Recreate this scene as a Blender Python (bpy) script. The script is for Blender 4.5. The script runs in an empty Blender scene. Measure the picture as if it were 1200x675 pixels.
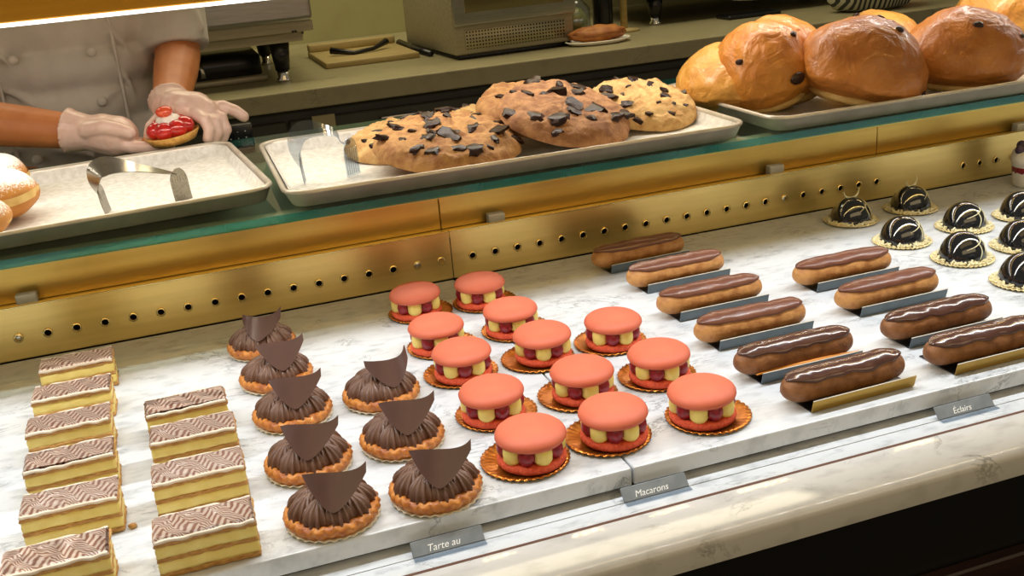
import bpy, bmesh, math, random
from mathutils import Vector, Matrix, noise
PI = math.pi
sc = bpy.context.scene
COL = sc.collection
RND = random.Random(7)

# ------------------------------------------------------------------ helpers
def lin(r, g, b):
    f = lambda c: (c/255/12.92) if c/255 <= .04045 else ((c/255+.055)/1.055)**2.4
    return (f(r), f(g), f(b), 1.0)

def nz(x, y=0.0, z=0.0):
    return noise.noise(Vector((x, y, z)))

MATS = {}
def mat(name, c1, c2=None, rough=.5, metal=0.0, scale=60.0, detail=5.0, lo=.35, hi=.65, bump=0.0, bscale=None,
        spec=.5, coat=0.0, sss=0.0, stretch=None, trans=0.0, sheen=0.0, distort=0.0):
    m = bpy.data.materials.new(name); m.use_nodes = True
    nt = m.node_tree; N = nt.nodes; L = nt.links
    b = N['Principled BSDF']
    b.inputs['Base Color'].default_value = c1
    b.inputs['Roughness'].default_value = rough
    b.inputs['Metallic'].default_value = metal
    b.inputs['Specular IOR Level'].default_value = spec
    b.inputs['Coat Weight'].default_value = coat
    b.inputs['Coat Roughness'].default_value = .08
    if sss:
        b.inputs['Subsurface Weight'].default_value = sss
        b.inputs['Subsurface Radius'].default_value = (.004, .002, .001)
        b.inputs['Subsurface Scale'].default_value = 1.0
    if trans: b.inputs['Transmission Weight'].default_value = trans
    if sheen: b.inputs['Sheen Weight'].default_value = sheen
    if c2 is not None or bump:
        tc = N.new('ShaderNodeTexCoord'); src = tc.outputs['Object']
        if stretch:
            mp = N.new('ShaderNodeMapping'); mp.inputs['Scale'].default_value = stretch
            L.new(src, mp.inputs['Vector']); src = mp.outputs['Vector']
    if c2 is not None:
        n = N.new('ShaderNodeTexNoise'); n.inputs['Scale'].default_value = scale; n.inputs['Detail'].default_value = detail
        n.inputs['Distortion'].default_value = distort
        L.new(src, n.inputs['Vector'])
        r = N.new('ShaderNodeValToRGB')
        r.color_ramp.elements[0].position = lo; r.color_ramp.elements[0].color = c1
        r.color_ramp.elements[1].position = hi; r.color_ramp.elements[1].color = c2
        L.new(n.outputs['Fac'], r.inputs['Fac']); L.new(r.outputs['Color'], b.inputs['Base Color'])
    if bump:
        n2 = N.new('ShaderNodeTexNoise'); n2.inputs['Scale'].default_value = bscale or scale; n2.inputs['Detail'].default_value = 4
        L.new(src, n2.inputs['Vector'])
        bp = N.new('ShaderNodeBump'); bp.inputs['Strength'].default_value = bump; bp.inputs['Distance'].default_value = .002
        L.new(n2.outputs['Fac'], bp.inputs['Height']); L.new(bp.outputs['Normal'], b.inputs['Normal'])
    MATS[name] = m
    return m

def emis(name, c, s):
    m = bpy.data.materials.new(name); m.use_nodes = True
    b = m.node_tree.nodes['Principled BSDF']
    b.inputs['Base Color'].default_value = c
    b.inputs['Emission Color'].default_value = c; b.inputs['Emission Strength'].default_value = s
    return m

def obj(name, bm, m, parent=None, smooth=True, loc=None, recalc=True):
    me = bpy.data.meshes.new(name)
    if recalc: bmesh.ops.recalc_face_normals(bm, faces=bm.faces)
    bm.to_mesh(me); bm.free()
    if isinstance(m, (list, tuple)):
        for q in m: me.materials.append(q)
    else: me.materials.append(m)
    if smooth:
        me.polygons.foreach_set('use_smooth', [True]*len(me.polygons))
    o = bpy.data.objects.new(name, me); COL.objects.link(o)
    if parent is not None: o.parent = parent
    if loc is not None: o.location = loc
    return o

def sharp(o, ang=40):
    o.data.set_sharp_from_angle(angle=math.radians(ang))
    return o

def tag(o, label=None, cat=None, group=None, kind=None):
    if label: o['label'] = label
    if cat: o['category'] = cat
    if group: o['group'] = group
    if kind: o['kind'] = kind
    return o

def thing(name, label, cat, loc=(0,0,0), rz=0.0, group=None):
    o = bpy.data.objects.new(name, None); COL.objects.link(o)
    o.empty_display_size = .02
    o.location = loc; o.rotation_euler = (0, 0, rz)
    return tag(o, label, cat, group)

KIDS = {}
def copy_tree(o, parent=None):
    c = o.copy(); COL.objects.link(c)
    if parent is not None: c.parent = parent
    for ch in list(o.children): copy_tree(ch, c)
    return c

def dup(o, label, loc, rz=0.0, group=None):
    c = copy_tree(o); c.location = loc; c.rotation_euler = (0, 0, rz); c['label'] = label
    if group: c['group'] = group
    return c

def add_box(bm, x0, x1, y0, y1, z0, z1, M=None, mi=0):
    vs = [bm.verts.new((x, y, z)) for x in (x0, x1) for y in (y0, y1) for z in (z0, z1)]
    if M is not None:
        for v in vs: v.co = M @ v.co
    fs = []
    for q in ((0,1,3,2), (4,6,7,5), (0,4,5,1), (2,3,7,6), (0,2,6,4), (1,5,7,3)):
        f = bm.faces.new([vs[i] for i in q]); f.material_index = mi; fs.append(f)
    return vs, fs

def bev_box(x0, x1, y0, y1, z0, z1, b=.003, seg=2, M=None):
    bm = bmesh.new(); add_box(bm, x0, x1, y0, y1, z0, z1)
    bmesh.ops.bevel(bm, geom=list(bm.edges), offset=b, segments=seg, profile=.5, affect='EDGES')
    if M is not None: bmesh.ops.transform(bm, matrix=M, verts=bm.verts)
    return bm

def join(bm, other):
    """adds the geometry of bmesh other into bm and frees it"""
    mp = {v: bm.verts.new(v.co) for v in other.verts}
    for f in other.faces:
        try:
            g = bm.faces.new([mp[v] for v in f.verts]); g.material_index = f.material_index
        except ValueError: pass
    other.free()

def lathe(bm, prof, seg=32, fn=None, M=None, cap=True):
    """prof: list of (r, z) from bottom to top; fn(r,z,theta)->(x,y,z)"""
    rings = []
    for (r, z) in prof:
        if r < 1e-6:
            p = Vector(fn(0, z, 0)) if fn else Vector((0, 0, z))
            rings.append([bm.verts.new(M @ p if M is not None else p)])
        else:
            ring = []
            for i in range(seg):
                t = 2*PI*i/seg
                p = Vector(fn(r, z, t)) if fn else Vector((r*math.cos(t), r*math.sin(t), z))
                ring.append(bm.verts.new(M @ p if M is not None else p))
            rings.append(ring)
    for a, b in zip(rings[:-1], rings[1:]):
        for i in range(seg):
            j = (i+1) % seg
            if len(a) == 1 and len(b) == 1: continue
            if len(a) == 1: bm.faces.new((a[0], b[i], b[j]))
            elif len(b) == 1: bm.faces.new((a[i], a[j], b[0]))
            else: bm.faces.new((a[i], a[j], b[j], b[i]))
    if cap:
        if len(rings[0]) > 1: bm.faces.new(list(reversed(rings[0])))
        if len(rings[-1]) > 1: bm.faces.new(rings[-1])

def tube(bm, pts, rad, seg=10, cap=True, sq=1.0):
    """tapered tube through pts with radii rad (number or list)"""
    pts = [Vector(p) for p in pts]
    n = len(pts)
    if not isinstance(rad, (list, tuple)): rad = [rad]*n
    t0 = (pts[1]-pts[0]).normalized()
    up = Vector((0, 0, 1)) if abs(t0.z) < .9 else Vector((1, 0, 0))
    u = (up - t0*up.dot(t0)).normalized()
    rings = []
    for i in range(n):
        t = (pts[min(i+1, n-1)] - pts[max(i-1, 0)]).normalized()
        u = (u - t*u.dot(t)).normalized(); v = t.cross(u)
        rings.append([bm.verts.new(pts[i] + (u*math.cos(a)*sq + v*math.sin(a))*rad[i]) for a in [2*PI*k/seg for k in range(seg)]])
    for a, b in zip(rings[:-1], rings[1:]):
        for i in range(seg):
            j = (i+1) % seg
            bm.faces.new((a[i], a[j], b[j], b[i]))
    if cap:
        bm.faces.new(list(reversed(rings[0]))); bm.faces.new(rings[-1])

def ball(bm, c, r, M=None, u=14, v=9, fn=None):
    r = (r, r, r) if not isinstance(r, (tuple, list)) else r
    T = Matrix.Translation(Vector(c)) @ (M if M is not None else Matrix()) @ Matrix.Diagonal((*r, 1))
    ret = bmesh.ops.create_uvsphere(bm, u_segments=u, v_segments=v, radius=1.0)
    for q in ret['verts']:
        p = q.co.copy()
        if fn: p = p*fn(p)
        q.co = T @ p

def blob_chain(bm, pts, rad, sub=5):
    """overlapping balls plus tube: for voxel-remeshed bodies"""
    pts = [Vector(p) for p in pts]
    tube(bm, pts, rad, 12)
    for p, r in zip(pts, rad): ball(bm, p, r, u=12, v=8)

def remeshed(name, bm, m, parent, vox, smooth_it=4):
    me = bpy.data.meshes.new(name+'_src'); bm.to_mesh(me); bm.free()
    o = bpy.data.objects.new(name+'_src', me); COL.objects.link(o)
    r = o.modifiers.new('r', 'REMESH'); r.mode = 'VOXEL'; r.voxel_size = vox; r.use_smooth_shade = True
    s = o.modifiers.new('s', 'SMOOTH'); s.iterations = smooth_it; s.factor = .5
    dg = bpy.context.evaluated_depsgraph_get()
    me2 = bpy.data.meshes.new_from_object(o.evaluated_get(dg))
    bpy.data.objects.remove(o); bpy.data.meshes.remove(me)
    me2.name = name; me2.materials.clear(); me2.materials.append(m)
    me2.polygons.foreach_set('use_smooth', [True]*len(me2.polygons))
    o2 = bpy.data.objects.new(name, me2); COL.objects.link(o2)
    if parent is not None: o2.parent = parent
    return o2

# ------------------------------------------------------------------ materials
def marble(name, base, vein, scale=9.0, rough=.28, grit=.35):
    m = mat(name, base, rough=rough)
    nt = m.node_tree; N = nt.nodes; L = nt.links; b = N['Principled BSDF']
    tc = N.new('ShaderNodeTexCoord')
    mp = N.new('ShaderNodeMapping'); mp.inputs['Rotation'].default_value = (.3, .2, .9); mp.inputs['Scale'].default_value = (1, 2.1, 1)
    L.new(tc.outputs['Object'], mp.inputs['Vector'])
    n = N.new('ShaderNodeTexNoise'); n.inputs['Scale'].default_value = scale; n.inputs['Detail'].default_value = 9; n.inputs['Roughness'].default_value = .68
    n.inputs['Distortion'].default_value = 1.2
    L.new(mp.outputs['Vector'], n.inputs['Vector'])
    s = N.new('ShaderNodeMath'); s.operation = 'SUBTRACT'; s.inputs[1].default_value = .5; L.new(n.outputs['Fac'], s.inputs[0])
    a = N.new('ShaderNodeMath'); a.operation = 'ABSOLUTE'; L.new(s.outputs[0], a.inputs[0])
    r = N.new('ShaderNodeValToRGB'); r.color_ramp.elements[0].position = 0; r.color_ramp.elements[0].color = (1,1,1,1)
    r.color_ramp.elements[1].position = .022; r.color_ramp.elements[1].color = (0,0,0,1)
    L.new(a.outputs[0], r.inputs['Fac'])
    n2 = N.new('ShaderNodeTexNoise'); n2.inputs['Scale'].default_value = scale*1.7; n2.inputs['Detail'].default_value = 6
    L.new(tc.outputs['Object'], n2.inputs['Vector'])
    r2 = N.new('ShaderNodeValToRGB'); r2.color_ramp.elements[0].position = .50; r2.color_ramp.elements[1].position = .68
    L.new(n2.outputs['Fac'], r2.inputs['Fac'])
    mu = N.new('ShaderNodeMath'); mu.operation = 'MULTIPLY'; L.new(r.outputs['Color'], mu.inputs[0]); L.new(r2.outputs['Color'], mu.inputs[1])
    n3 = N.new('ShaderNodeTexNoise'); n3.inputs['Scale'].default_value = scale*4; n3.inputs['Detail'].default_value = 8
    L.new(mp.outputs['Vector'], n3.inputs['Vector'])
    r3 = N.new('ShaderNodeValToRGB'); r3.color_ramp.elements[0].position = .5; r3.color_ramp.elements[1].position = .8
    L.new(n3.outputs['Fac'], r3.inputs['Fac'])
    m3 = N.new('ShaderNodeMath'); m3.operation = 'MULTIPLY'; m3.inputs[1].default_value = grit; L.new(r3.outputs['Color'], m3.inputs[0])
    ad = N.new('ShaderNodeMath'); ad.operation = 'ADD'; ad.use_clamp = True; L.new(mu.outputs[0], ad.inputs[0]); L.new(m3.outputs[0], ad.inputs[1])
    mx = N.new('ShaderNodeMixRGB'); mx.inputs[1].default_value = base; mx.inputs[2].default_value = vein
    L.new(ad.outputs[0], mx.inputs[0]); L.new(mx.outputs[0], b.inputs['Base Color'])
    return m

M = {}
M['marble'] = marble('white_marble', lin(212,216,220), lin(128,133,138), 11, .3, grit=.55)
M['ledge'] = marble('polished_marble', lin(216,215,212), lin(120,118,116), 8, .06)
M['counter'] = marble('back_counter_stone', lin(150,142,108), lin(110,104,76), 6, .4)
M['gold'] = mat('brushed_gold', lin(240,212,136), lin(232,204,128), rough=.34, metal=.85, scale=14, stretch=(.4, 1, 10))
M['golddull'] = mat('satin_gold', lin(236,202,110), lin(228,192,100), rough=.38, metal=.8, scale=14, stretch=(.3, 1, 8))
M['goldedge'] = mat('gold_edge', lin(245,225,160), rough=.25, metal=1)
M['steel'] = mat('stainless_steel', lin(190,188,182), lin(170,167,160), rough=.3, metal=1, scale=50, stretch=(.3, 8, 8))
M['tray'] = mat('aluminium_tray', lin(206,198,184), lin(188,179,164), rough=.36, metal=.4, scale=25)
M['tongs'] = mat('brushed_tong_steel', lin(158,152,140), lin(140,134,122), rough=.24, metal=.9, scale=60, stretch=(.4, 6, 6))
M['chrome'] = mat('bright_steel', lin(225,225,222), rough=.14, metal=1)
M['teal'] = mat('glass_edge_teal', lin(14,130,122), lin(8,104,104), rough=.2, coat=.6, scale=6, stretch=(1,.1,.1))
M['black'] = mat('black_paint', lin(14,14,13), rough=.45)
M['blackgloss'] = mat('black_plastic', lin(20,20,24), rough=.25)
M['dark'] = mat('dark_interior', lin(38,34,26), rough=.7)
M['darkpanel'] = mat('dark_green_grey_panel', lin(62,62,50), lin(50,50,40), rough=.5, scale=6)
M['brownwood'] = mat('dark_brown_wood', lin(52,28,22), lin(34,18,14), rough=.4, scale=6, stretch=(.6, 12, 12))
M['white'] = mat('white_plastic', lin(225,222,212), rough=.4)
M['ledhouse'] = mat('grey_rail', lin(150,145,135), rough=.4, metal=.6)
M['coral'] = mat('coral_macaron', lin(216,110,78), lin(206,100,70), rough=.55, scale=30, bump=.12, bscale=900)
M['coralfoot'] = mat('coral_macaron_foot', lin(232,98,58), lin(206,70,40), rough=.75, scale=300, bump=.6, bscale=500)
M['cream'] = mat('pale_yellow_cream', lin(243,222,128), lin(238,214,112), rough=.4, scale=50, sss=.1)
M['rasp'] = mat('raspberry_red', lin(160,24,40), lin(120,14,30), rough=.35, scale=250, coat=.15)
M['goldpaper'] = mat('gold_paper', lin(206,132,52), lin(168,92,30), rough=.28, metal=.8, scale=60)
M['paperedge'] = mat('pale_paper_edge', lin(220,205,175), rough=.6)
M['shell'] = mat('golden_puff_shell', lin(214,140,58), lin(168,90,28), rough=.45, scale=120, bump=.6, bscale=300, coat=.2)
M['choccream'] = mat('chocolate_cream', lin(112,78,60), lin(98,66,50), rough=.42, scale=60, coat=.08)
M['shard'] = mat('chocolate_shard', lin(92,64,56), lin(82,56,48), rough=.34, scale=40)
M['puff'] = mat('flaky_pastry', lin(218,170,98), lin(182,126,62), rough=.7, scale=160, bump=1.0, bscale=260, stretch=(1, 1, 5))
M['custard'] = mat('vanilla_custard', lin(240,222,140), lin(228,204,112), rough=.5, scale=45, sss=.08, bump=.2, bscale=120)
M['eclair'] = mat('eclair_pastry', lin(200,146,84), lin(160,100,48), rough=.55, scale=70, bump=.45, bscale=220)
M['eclair_dark'] = mat('eclair_pastry_dark', lin(160,108,64), lin(124,78,42), rough=.55, scale=80, bump=.5, bscale=220)
M['glaze'] = mat('milk_chocolate_glaze', lin(112,64,44), lin(100,56,38), rough=.34, scale=40, coat=.12)
M['glaze_dark'] = mat('shiny_chocolate_glaze', lin(88,54,44), lin(74,44,36), rough=.2, scale=30, coat=.5, bump=.25, bscale=60)
M['cardgrey'] = mat('slate_grey_card', lin(88,102,110), lin(78,92,100), rough=.4, scale=80)
M['cardgold'] = mat('gold_card', lin(176,140,60), rough=.3, metal=.7)
M['cardblack'] = mat('black_card', lin(24,24,26), rough=.35)
M['cardcore'] = mat('card_cut_edge', lin(205,198,184), rough=.7)
M['dome'] = mat('black_mirror_glaze', lin(16,18,22), rough=.07, coat=1.0)
M['whitechoc'] = mat('white_chocolate', lin(236,228,190), lin(222,208,158), rough=.5, scale=120)
M['cookie'] = mat('cookie_dough_baked', lin(190,142,84), lin(150,98,52), rough=.75, scale=55, detail=8, bump=1.0, bscale=170, lo=.36, hi=.64)
M['cookie_pale'] = mat('cookie_pale_baked', lin(216,178,116), lin(186,138,80), rough=.8, scale=55, detail=8, bump=1.0, bscale=170, lo=.36, hi=.64)
M['cookie_brown'] = mat('cookie_dark_baked', lin(176,126,80), lin(136,88,52), rough=.75, scale=55, detail=8, bump=1.0, bscale=170, lo=.36, hi=.64)
M['chunk'] = mat('dark_chocolate_chunk', lin(52,29,22), lin(38,21,16), rough=.3, scale=60, spec=.25, bump=.4, bscale=140)
M['bun'] = mat('glossy_brioche_crust', lin(206,136,56), lin(170,98,36), rough=.4, scale=22, detail=7, bump=1.0, bscale=55, coat=.15, spec=.35, lo=.3, hi=.7)
M['bun_dark'] = mat('brown_brioche_crust', lin(186,118,54), lin(150,86,32), rough=.4, scale=22, detail=7, bump=1.0, bscale=60, coat=.15, spec=.3, lo=.3, hi=.7)
M['bun_gold'] = mat('golden_brioche_crust', lin(222,160,72), lin(196,126,44), rough=.42, scale=20, detail=7, bump=.9, bscale=55, coat=.2, lo=.3, hi=.7)
def baked(m, low, z0, z1):
    # crust browned on the crown, golden towards the base, and finely wrinkled
    nt = m.node_tree; N = nt.nodes; L = nt.links; b = N['Principled BSDF']
    src = b.inputs['Base Color'].links[0].from_socket
    tc = N.new('ShaderNodeTexCoord'); sx = N.new('ShaderNodeSeparateXYZ'); L.new(tc.outputs['Object'], sx.inputs[0])
    n = N.new('ShaderNodeTexNoise'); n.inputs['Scale'].default_value = 14; n.inputs['Detail'].default_value = 5; L.new(tc.outputs['Object'], n.inputs['Vector'])
    a = N.new('ShaderNodeMath'); a.operation = 'MULTIPLY_ADD'; a.inputs[1].default_value = .07; L.new(n.outputs['Fac'], a.inputs[0]); L.new(sx.outputs['Z'], a.inputs[2])
    mr = N.new('ShaderNodeMapRange'); mr.inputs['From Min'].default_value = z0+.035; mr.inputs['From Max'].default_value = z1+.035; L.new(a.outputs[0], mr.inputs['Value'])
    mx = N.new('ShaderNodeMixRGB'); L.new(mr.outputs[0], mx.inputs[0]); mx.inputs[1].default_value = low; L.new(src, mx.inputs[2]); L.new(mx.outputs[0], b.inputs['Base Color'])
    old = b.inputs['Normal'].links[0].from_node
    w = N.new('ShaderNodeTexNoise'); w.inputs['Scale'].default_value = 26; w.inputs['Detail'].default_value = 6; w.inputs['Distortion'].default_value = 1.6; L.new(tc.outputs['Object'], w.inputs['Vector'])
    bp = N.new('ShaderNodeBump'); bp.inputs['Strength'].default_value = .8; bp.inputs['Distance'].default_value = .007
    L.new(w.outputs['Fac'], bp.inputs['Height']); L.new(old.outputs['Normal'], bp.inputs['Normal']); L.new(bp.outputs['Normal'], b.inputs['Normal'])
baked(M['bun'], lin(222,150,60), -.03, .05)
baked(M['bun_dark'], lin(212,136,58), -.035, .035)
baked(M['bun_gold'], lin(230,172,84), -.03, .04)
M['crumb'] = mat('pale_brioche_crumb', lin(232,200,130), lin(216,176,104), rough=.7, scale=60, bump=.4, bscale=120)
M['skin'] = mat('skin_warm', lin(206,130,74), lin(196,118,64), rough=.5, scale=30, sss=.08)
M['glove'] = mat('translucent_glove', lin(232,198,182), lin(220,184,166), rough=.3, scale=60, bump=.5, bscale=70, sss=.1)
M['jacket'] = mat('white_chef_jacket', lin(218,212,200), lin(205,198,185), rough=.75, scale=18, bump=.5, bscale=26)
M['trousers'] = mat('dark_trousers', lin(40,40,44), rough=.8)
M['hair'] = mat('dark_hair', lin(40,28,20), rough=.6)
M['strawberry'] = mat('glazed_strawberry', lin(206,30,26), lin(170,16,18), rough=.15, scale=90, coat=.8)
M['strawcut'] = mat('strawberry_cut_face', lin(230,96,50), lin(214,60,34), rough=.25, scale=60, coat=.5)
M['whip'] = mat('whipped_cream', lin(246,240,226), rough=.45, sss=.1)
M['tartshell'] = mat('tart_crust', lin(222,172,90), lin(196,138,60), rough=.6, scale=150, bump=.4)
M['wall'] = mat('olive_wall', lin(140,134,88), lin(128,122,78), rough=.6, scale=3)
M['wallstone'] = marble('olive_stone_backsplash', lin(150,144,100), lin(126,118,78), 3, .4)
M['floor'] = mat('dark_brown_floor', lin(54,40,32), lin(40,28,22), rough=.4, scale=4)
M['brownfood'] = mat('toasted_bread', lin(190,124,56), lin(150,84,34), rough=.6, scale=30, bump=.4, bscale=60)
M['board'] = mat('pale_wood_board', lin(186,166,112), lin(168,146,94), rough=.6, scale=10, stretch=(1, 8, 8))
M['olive'] = mat('olive_foliage_glaze', lin(140,140,60), rough=.4)
M['slate'] = mat('slate_price_tag', lin(132,138,142), lin(118,124,128), rough=.5, scale=80)
M['chalk'] = emis('chalk_ink', lin(252,252,250), 0.0)
M['tick'] = mat('dark_berry', lin(52,34,56), lin(70,52,78), rough=.5, scale=50)
M['led'] = emis('led_white', (1, .97, .92, 1), 2.2)
M['leddot'] = emis('led_warm_dot', (1, .74, .30, 1), 90.0)
M['powder'] = None

# parchment with sugar speckle
M['paper'] = mat('parchment_paper', lin(228,225,218), lin(206,201,190), rough=.6, scale=120, detail=8, bump=.2, bscale=160)
# thin clear sheet / glass that lets the light through
def clear(name, tint, gloss=.08, rough=.03, mixf=.12, fk=1.0):
    m = bpy.data.materials.new(name); m.use_nodes = True
    nt = m.node_tree; N = nt.nodes; L = nt.links
    N.remove(N['Principled BSDF'])
    out = N['Material Output']
    t = N.new('ShaderNodeBsdfTransparent'); t.inputs[0].default_value = tint
    g = N.new('ShaderNodeBsdfGlossy'); g.inputs['Roughness'].default_value = rough
    fr = N.new('ShaderNodeFresnel'); fr.inputs['IOR'].default_value = 1.5
    ad = N.new('ShaderNodeMath'); ad.operation = 'ADD'; ad.inputs[1].default_value = mixf; ad.use_clamp = True
    fm = N.new('ShaderNodeMath'); fm.operation = 'MULTIPLY'; fm.inputs[1].default_value = fk; L.new(fr.outputs[0], fm.inputs[0]); L.new(fm.outputs[0], ad.inputs[0])
    # only the outer faces reflect; rays leaving the sheet pass straight on
    ge = N.new('ShaderNodeNewGeometry'); iv = N.new('ShaderNodeMath'); iv.operation = 'SUBTRACT'; iv.inputs[0].default_value = 1.0; L.new(ge.outputs['Backfacing'], iv.inputs[1])
    mm = N.new('ShaderNodeMath'); mm.operation = 'MULTIPLY'; L.new(ad.outputs[0], mm.inputs[0]); L.new(iv.outputs[0], mm.inputs[1])
    mx = N.new('ShaderNodeMixShader'); L.new(mm.outputs[0], mx.inputs[0]); L.new(t.outputs[0], mx.inputs[1]); L.new(g.outputs[0], mx.inputs[2])
    L.new(mx.outputs[0], out.inputs['Surface'])
    return m
M['glass'] = clear('shelf_glass', (.80, .90, .86, 1), mixf=.0)
M['clearplastic'] = clear('clear_plastic', (.74, .79, .84, 1), rough=.15, mixf=.14, fk=.6)

def seethrough_edge(m, tint, k):
    nt = m.node_tree; N = nt.nodes; L = nt.links
    t = N.new('ShaderNodeBsdfTransparent'); t.inputs[0].default_value = tint
    mx = N.new('ShaderNodeMixShader'); mx.inputs[0].default_value = k
    L.new(N['Principled BSDF'].outputs[0], mx.inputs[1]); L.new(t.outputs[0], mx.inputs[2]); L.new(mx.outputs[0], N['Material Output'].inputs['Surface'])
seethrough_edge(M['teal'], (.35, .85, .80, 1), .3)

def feather():
    """white icing with dragged chocolate lines"""
    m = mat('feathered_icing', lin(226,212,200), rough=.3, coat=.3)
    nt = m.node_tree; N = nt.nodes; L = nt.links; b = N['Principled BSDF']
    tc = N.new('ShaderNodeTexCoord'); sx = N.new('ShaderNodeSeparateXYZ'); L.new(tc.outputs['Object'], sx.inputs[0])
    oi = N.new('ShaderNodeObjectInfo')
    def mth(op, a, bb=None, c=None):
        n = N.new('ShaderNodeMath'); n.operation = op
        for i, q in enumerate((a, bb, c)):
            if q is None: continue
            if isinstance(q, (int, float)): n.inputs[i].default_value = q
            else: L.new(q, n.inputs[i])
        return n.outputs[0]
    nn = N.new('ShaderNodeTexNoise'); nn.inputs['Scale'].default_value = 45; nn.inputs['Detail'].default_value = 2
    L.new(tc.outputs['Object'], nn.inputs['Vector'])
    x2 = mth('ADD', sx.outputs['X'], mth('MULTIPLY', nn.outputs['Fac'], .016))
    y2 = mth('ADD', sx.outputs['Y'], mth('MULTIPLY', nn.outputs['Fac'], .012))
    tri = mth('PINGPONG', mth('ADD', x2, mth('MULTIPLY', y2, .55)), .0105)   # zig-zag along the length
    ph = mth('ADD', mth('MULTIPLY', y2, 1.0), mth('MULTIPLY', tri, 1.25))
    ph = mth('ADD', ph, mth('MULTIPLY', x2, .35))
    s = mth('SINE', mth('MULTIPLY', ph, 2*PI/.0046))
    r = N.new('ShaderNodeValToRGB')
    r.color_ramp.elements[0].position = .18; r.color_ramp.elements[0].color = lin(156,104,82)
    r.color_ramp.elements[1].position = .74; r.color_ramp.elements[1].color = lin(232,214,198)
    L.new(mth('MULTIPLY_ADD', s, .5, .5), r.inputs['Fac'])
    L.new(r.outputs['Color'], b.inputs['Base Color'])
    return m
M['feather'] = feather()
M['icing'] = mat('white_icing', lin(236,224,208), lin(222,204,182), rough=.3, scale=60, coat=.3)

def sugared(name, base, base2):
    m = mat(name, base, base2, rough=.55, scale=14, bump=.3, bscale=60)
    nt = m.node_tree; N = nt.nodes; L = nt.links; b = N['Principled BSDF']
    src = b.inputs['Base Color'].links[0].from_socket
    tc = N.new('ShaderNodeTexCoord')
    n = N.new('ShaderNodeTexNoise'); n.inputs['Scale'].default_value = 420; n.inputs['Detail'].default_value = 4
    L.new(tc.outputs['Object'], n.inputs['Vector'])
    sx = N.new('ShaderNodeSeparateXYZ'); L.new(tc.outputs['Normal'], sx.inputs[0])
    a = N.new('ShaderNodeMath'); a.operation = 'MULTIPLY_ADD'; a.inputs[1].default_value = .75; L.new(sx.outputs['Z'], a.inputs[0]); L.new(n.outputs['Fac'], a.inputs[2])
    r = N.new('ShaderNodeValToRGB'); r.color_ramp.elements[0].position = .78; r.color_ramp.elements[1].position = 1.05 if False else 1.0
    L.new(a.outputs[0], r.inputs['Fac'])
    mx = N.new('ShaderNodeMixRGB'); L.new(r.outputs['Color'], mx.inputs[0]); L.new(src, mx.inputs[1]); mx.inputs[2].default_value = lin(244,240,234)
    L.new(mx.outputs[0], b.inputs['Base Color'])
    return m
M['donut'] = sugared('sugared_doughnut', lin(214,150,70), lin(184,112,44))

def stripes():
    m = mat('striped_cloth', lin(60,60,52), rough=.8)
    nt = m.node_tree; N = nt.nodes; L = nt.links; b = N['Principled BSDF']
    tc = N.new('ShaderNodeTexCoord'); w = N.new('ShaderNodeTexWave'); w.bands_direction = 'X'; w.wave_profile = 'SIN'; w.inputs['Scale'].default_value = 22; w.inputs['Distortion'].default_value = .6
    L.new(tc.outputs['Object'], w.inputs['Vector'])
    r = N.new('ShaderNodeValToRGB'); r.color_ramp.elements[0].position = .42; r.color_ramp.elements[0].color = lin(50,50,44)
    r.color_ramp.elements[1].position = .58; r.color_ramp.elements[1].color = lin(176,172,146)
    L.new(w.outputs['Fac'], r.inputs['Fac']); L.new(r.outputs['Color'], b.inputs['Base Color'])
    return m
M['stripes'] = stripes()

def perforated():
    m = mat('perforated_steel', lin(170,162,130), rough=.4, metal=.6)
    nt = m.node_tree; N = nt.nodes; L = nt.links; b = N['Principled BSDF']
    tc = N.new('ShaderNodeTexCoord'); mp = N.new('ShaderNodeMapping'); mp.inputs['Scale'].default_value = (115, 115, 115)
    L.new(tc.outputs['Object'], mp.inputs['Vector'])
    v = N.new('ShaderNodeTexVoronoi'); v.inputs['Randomness'].default_value = 0.0; v.inputs['Scale'].default_value = 1.0
    L.new(mp.outputs['Vector'], v.inputs['Vector'])
    sx = N.new('ShaderNodeSeparateXYZ')
    r = N.new('ShaderNodeValToRGB'); r.color_ramp.elements[0].position = .34; r.color_ramp.elements[0].color = lin(34,32,22)
    r.color_ramp.elements[1].position = .42; r.color_ramp.elements[1].color = lin(176,168,132)
    L.new(v.outputs['Distance'], r.inputs['Fac']); L.new(r.outputs['Color'], b.inputs['Base Color'])
    return m
M['grille'] = perforated()

# ------------------------------------------------------------------ camera
CAM_Y = -.7146
R = ((.94311023, -.18255592, .27787845), (-.32222894, -.2959321, .89921783), (-.08192439, -.93760201, -.33792139))  # rows: world axes in image axes
cam = bpy.data.cameras.new('camera'); co = bpy.data.objects.new('camera', cam); COL.objects.link(co)
mw = Matrix(((R[0][0], -R[0][1], -R[0][2], 0), (R[1][0], -R[1][1], -R[1][2], CAM_Y), (R[2][0], -R[2][1], -R[2][2], .45), (0, 0, 0, 1)))
co.matrix_world = mw
cam.sensor_width = 36; cam.sensor_fit = 'HORIZONTAL'; cam.lens = 1213.92/1200*36
cam.clip_start = .02; cam.clip_end = 50
sc.camera = co

# ------------------------------------------------------------------ setting
FLOOR_Z = -.95
XL, XR = -1.3, 2.6
def struct(name, bm, m, smooth=False):
    return tag(obj(name, bm, m, smooth=smooth), kind='structure')
bm = bmesh.new(); add_box(bm, -3.5, 5.5, -3, 3.1, FLOOR_Z-.05, FLOOR_Z); struct('floor', bm, M['floor'])
bm = bmesh.new(); add_box(bm, -3.5, 5.5, 2.9, 3.0, FLOOR_Z, 1.9); struct('wall_back', bm, M['wallstone'])

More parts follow.
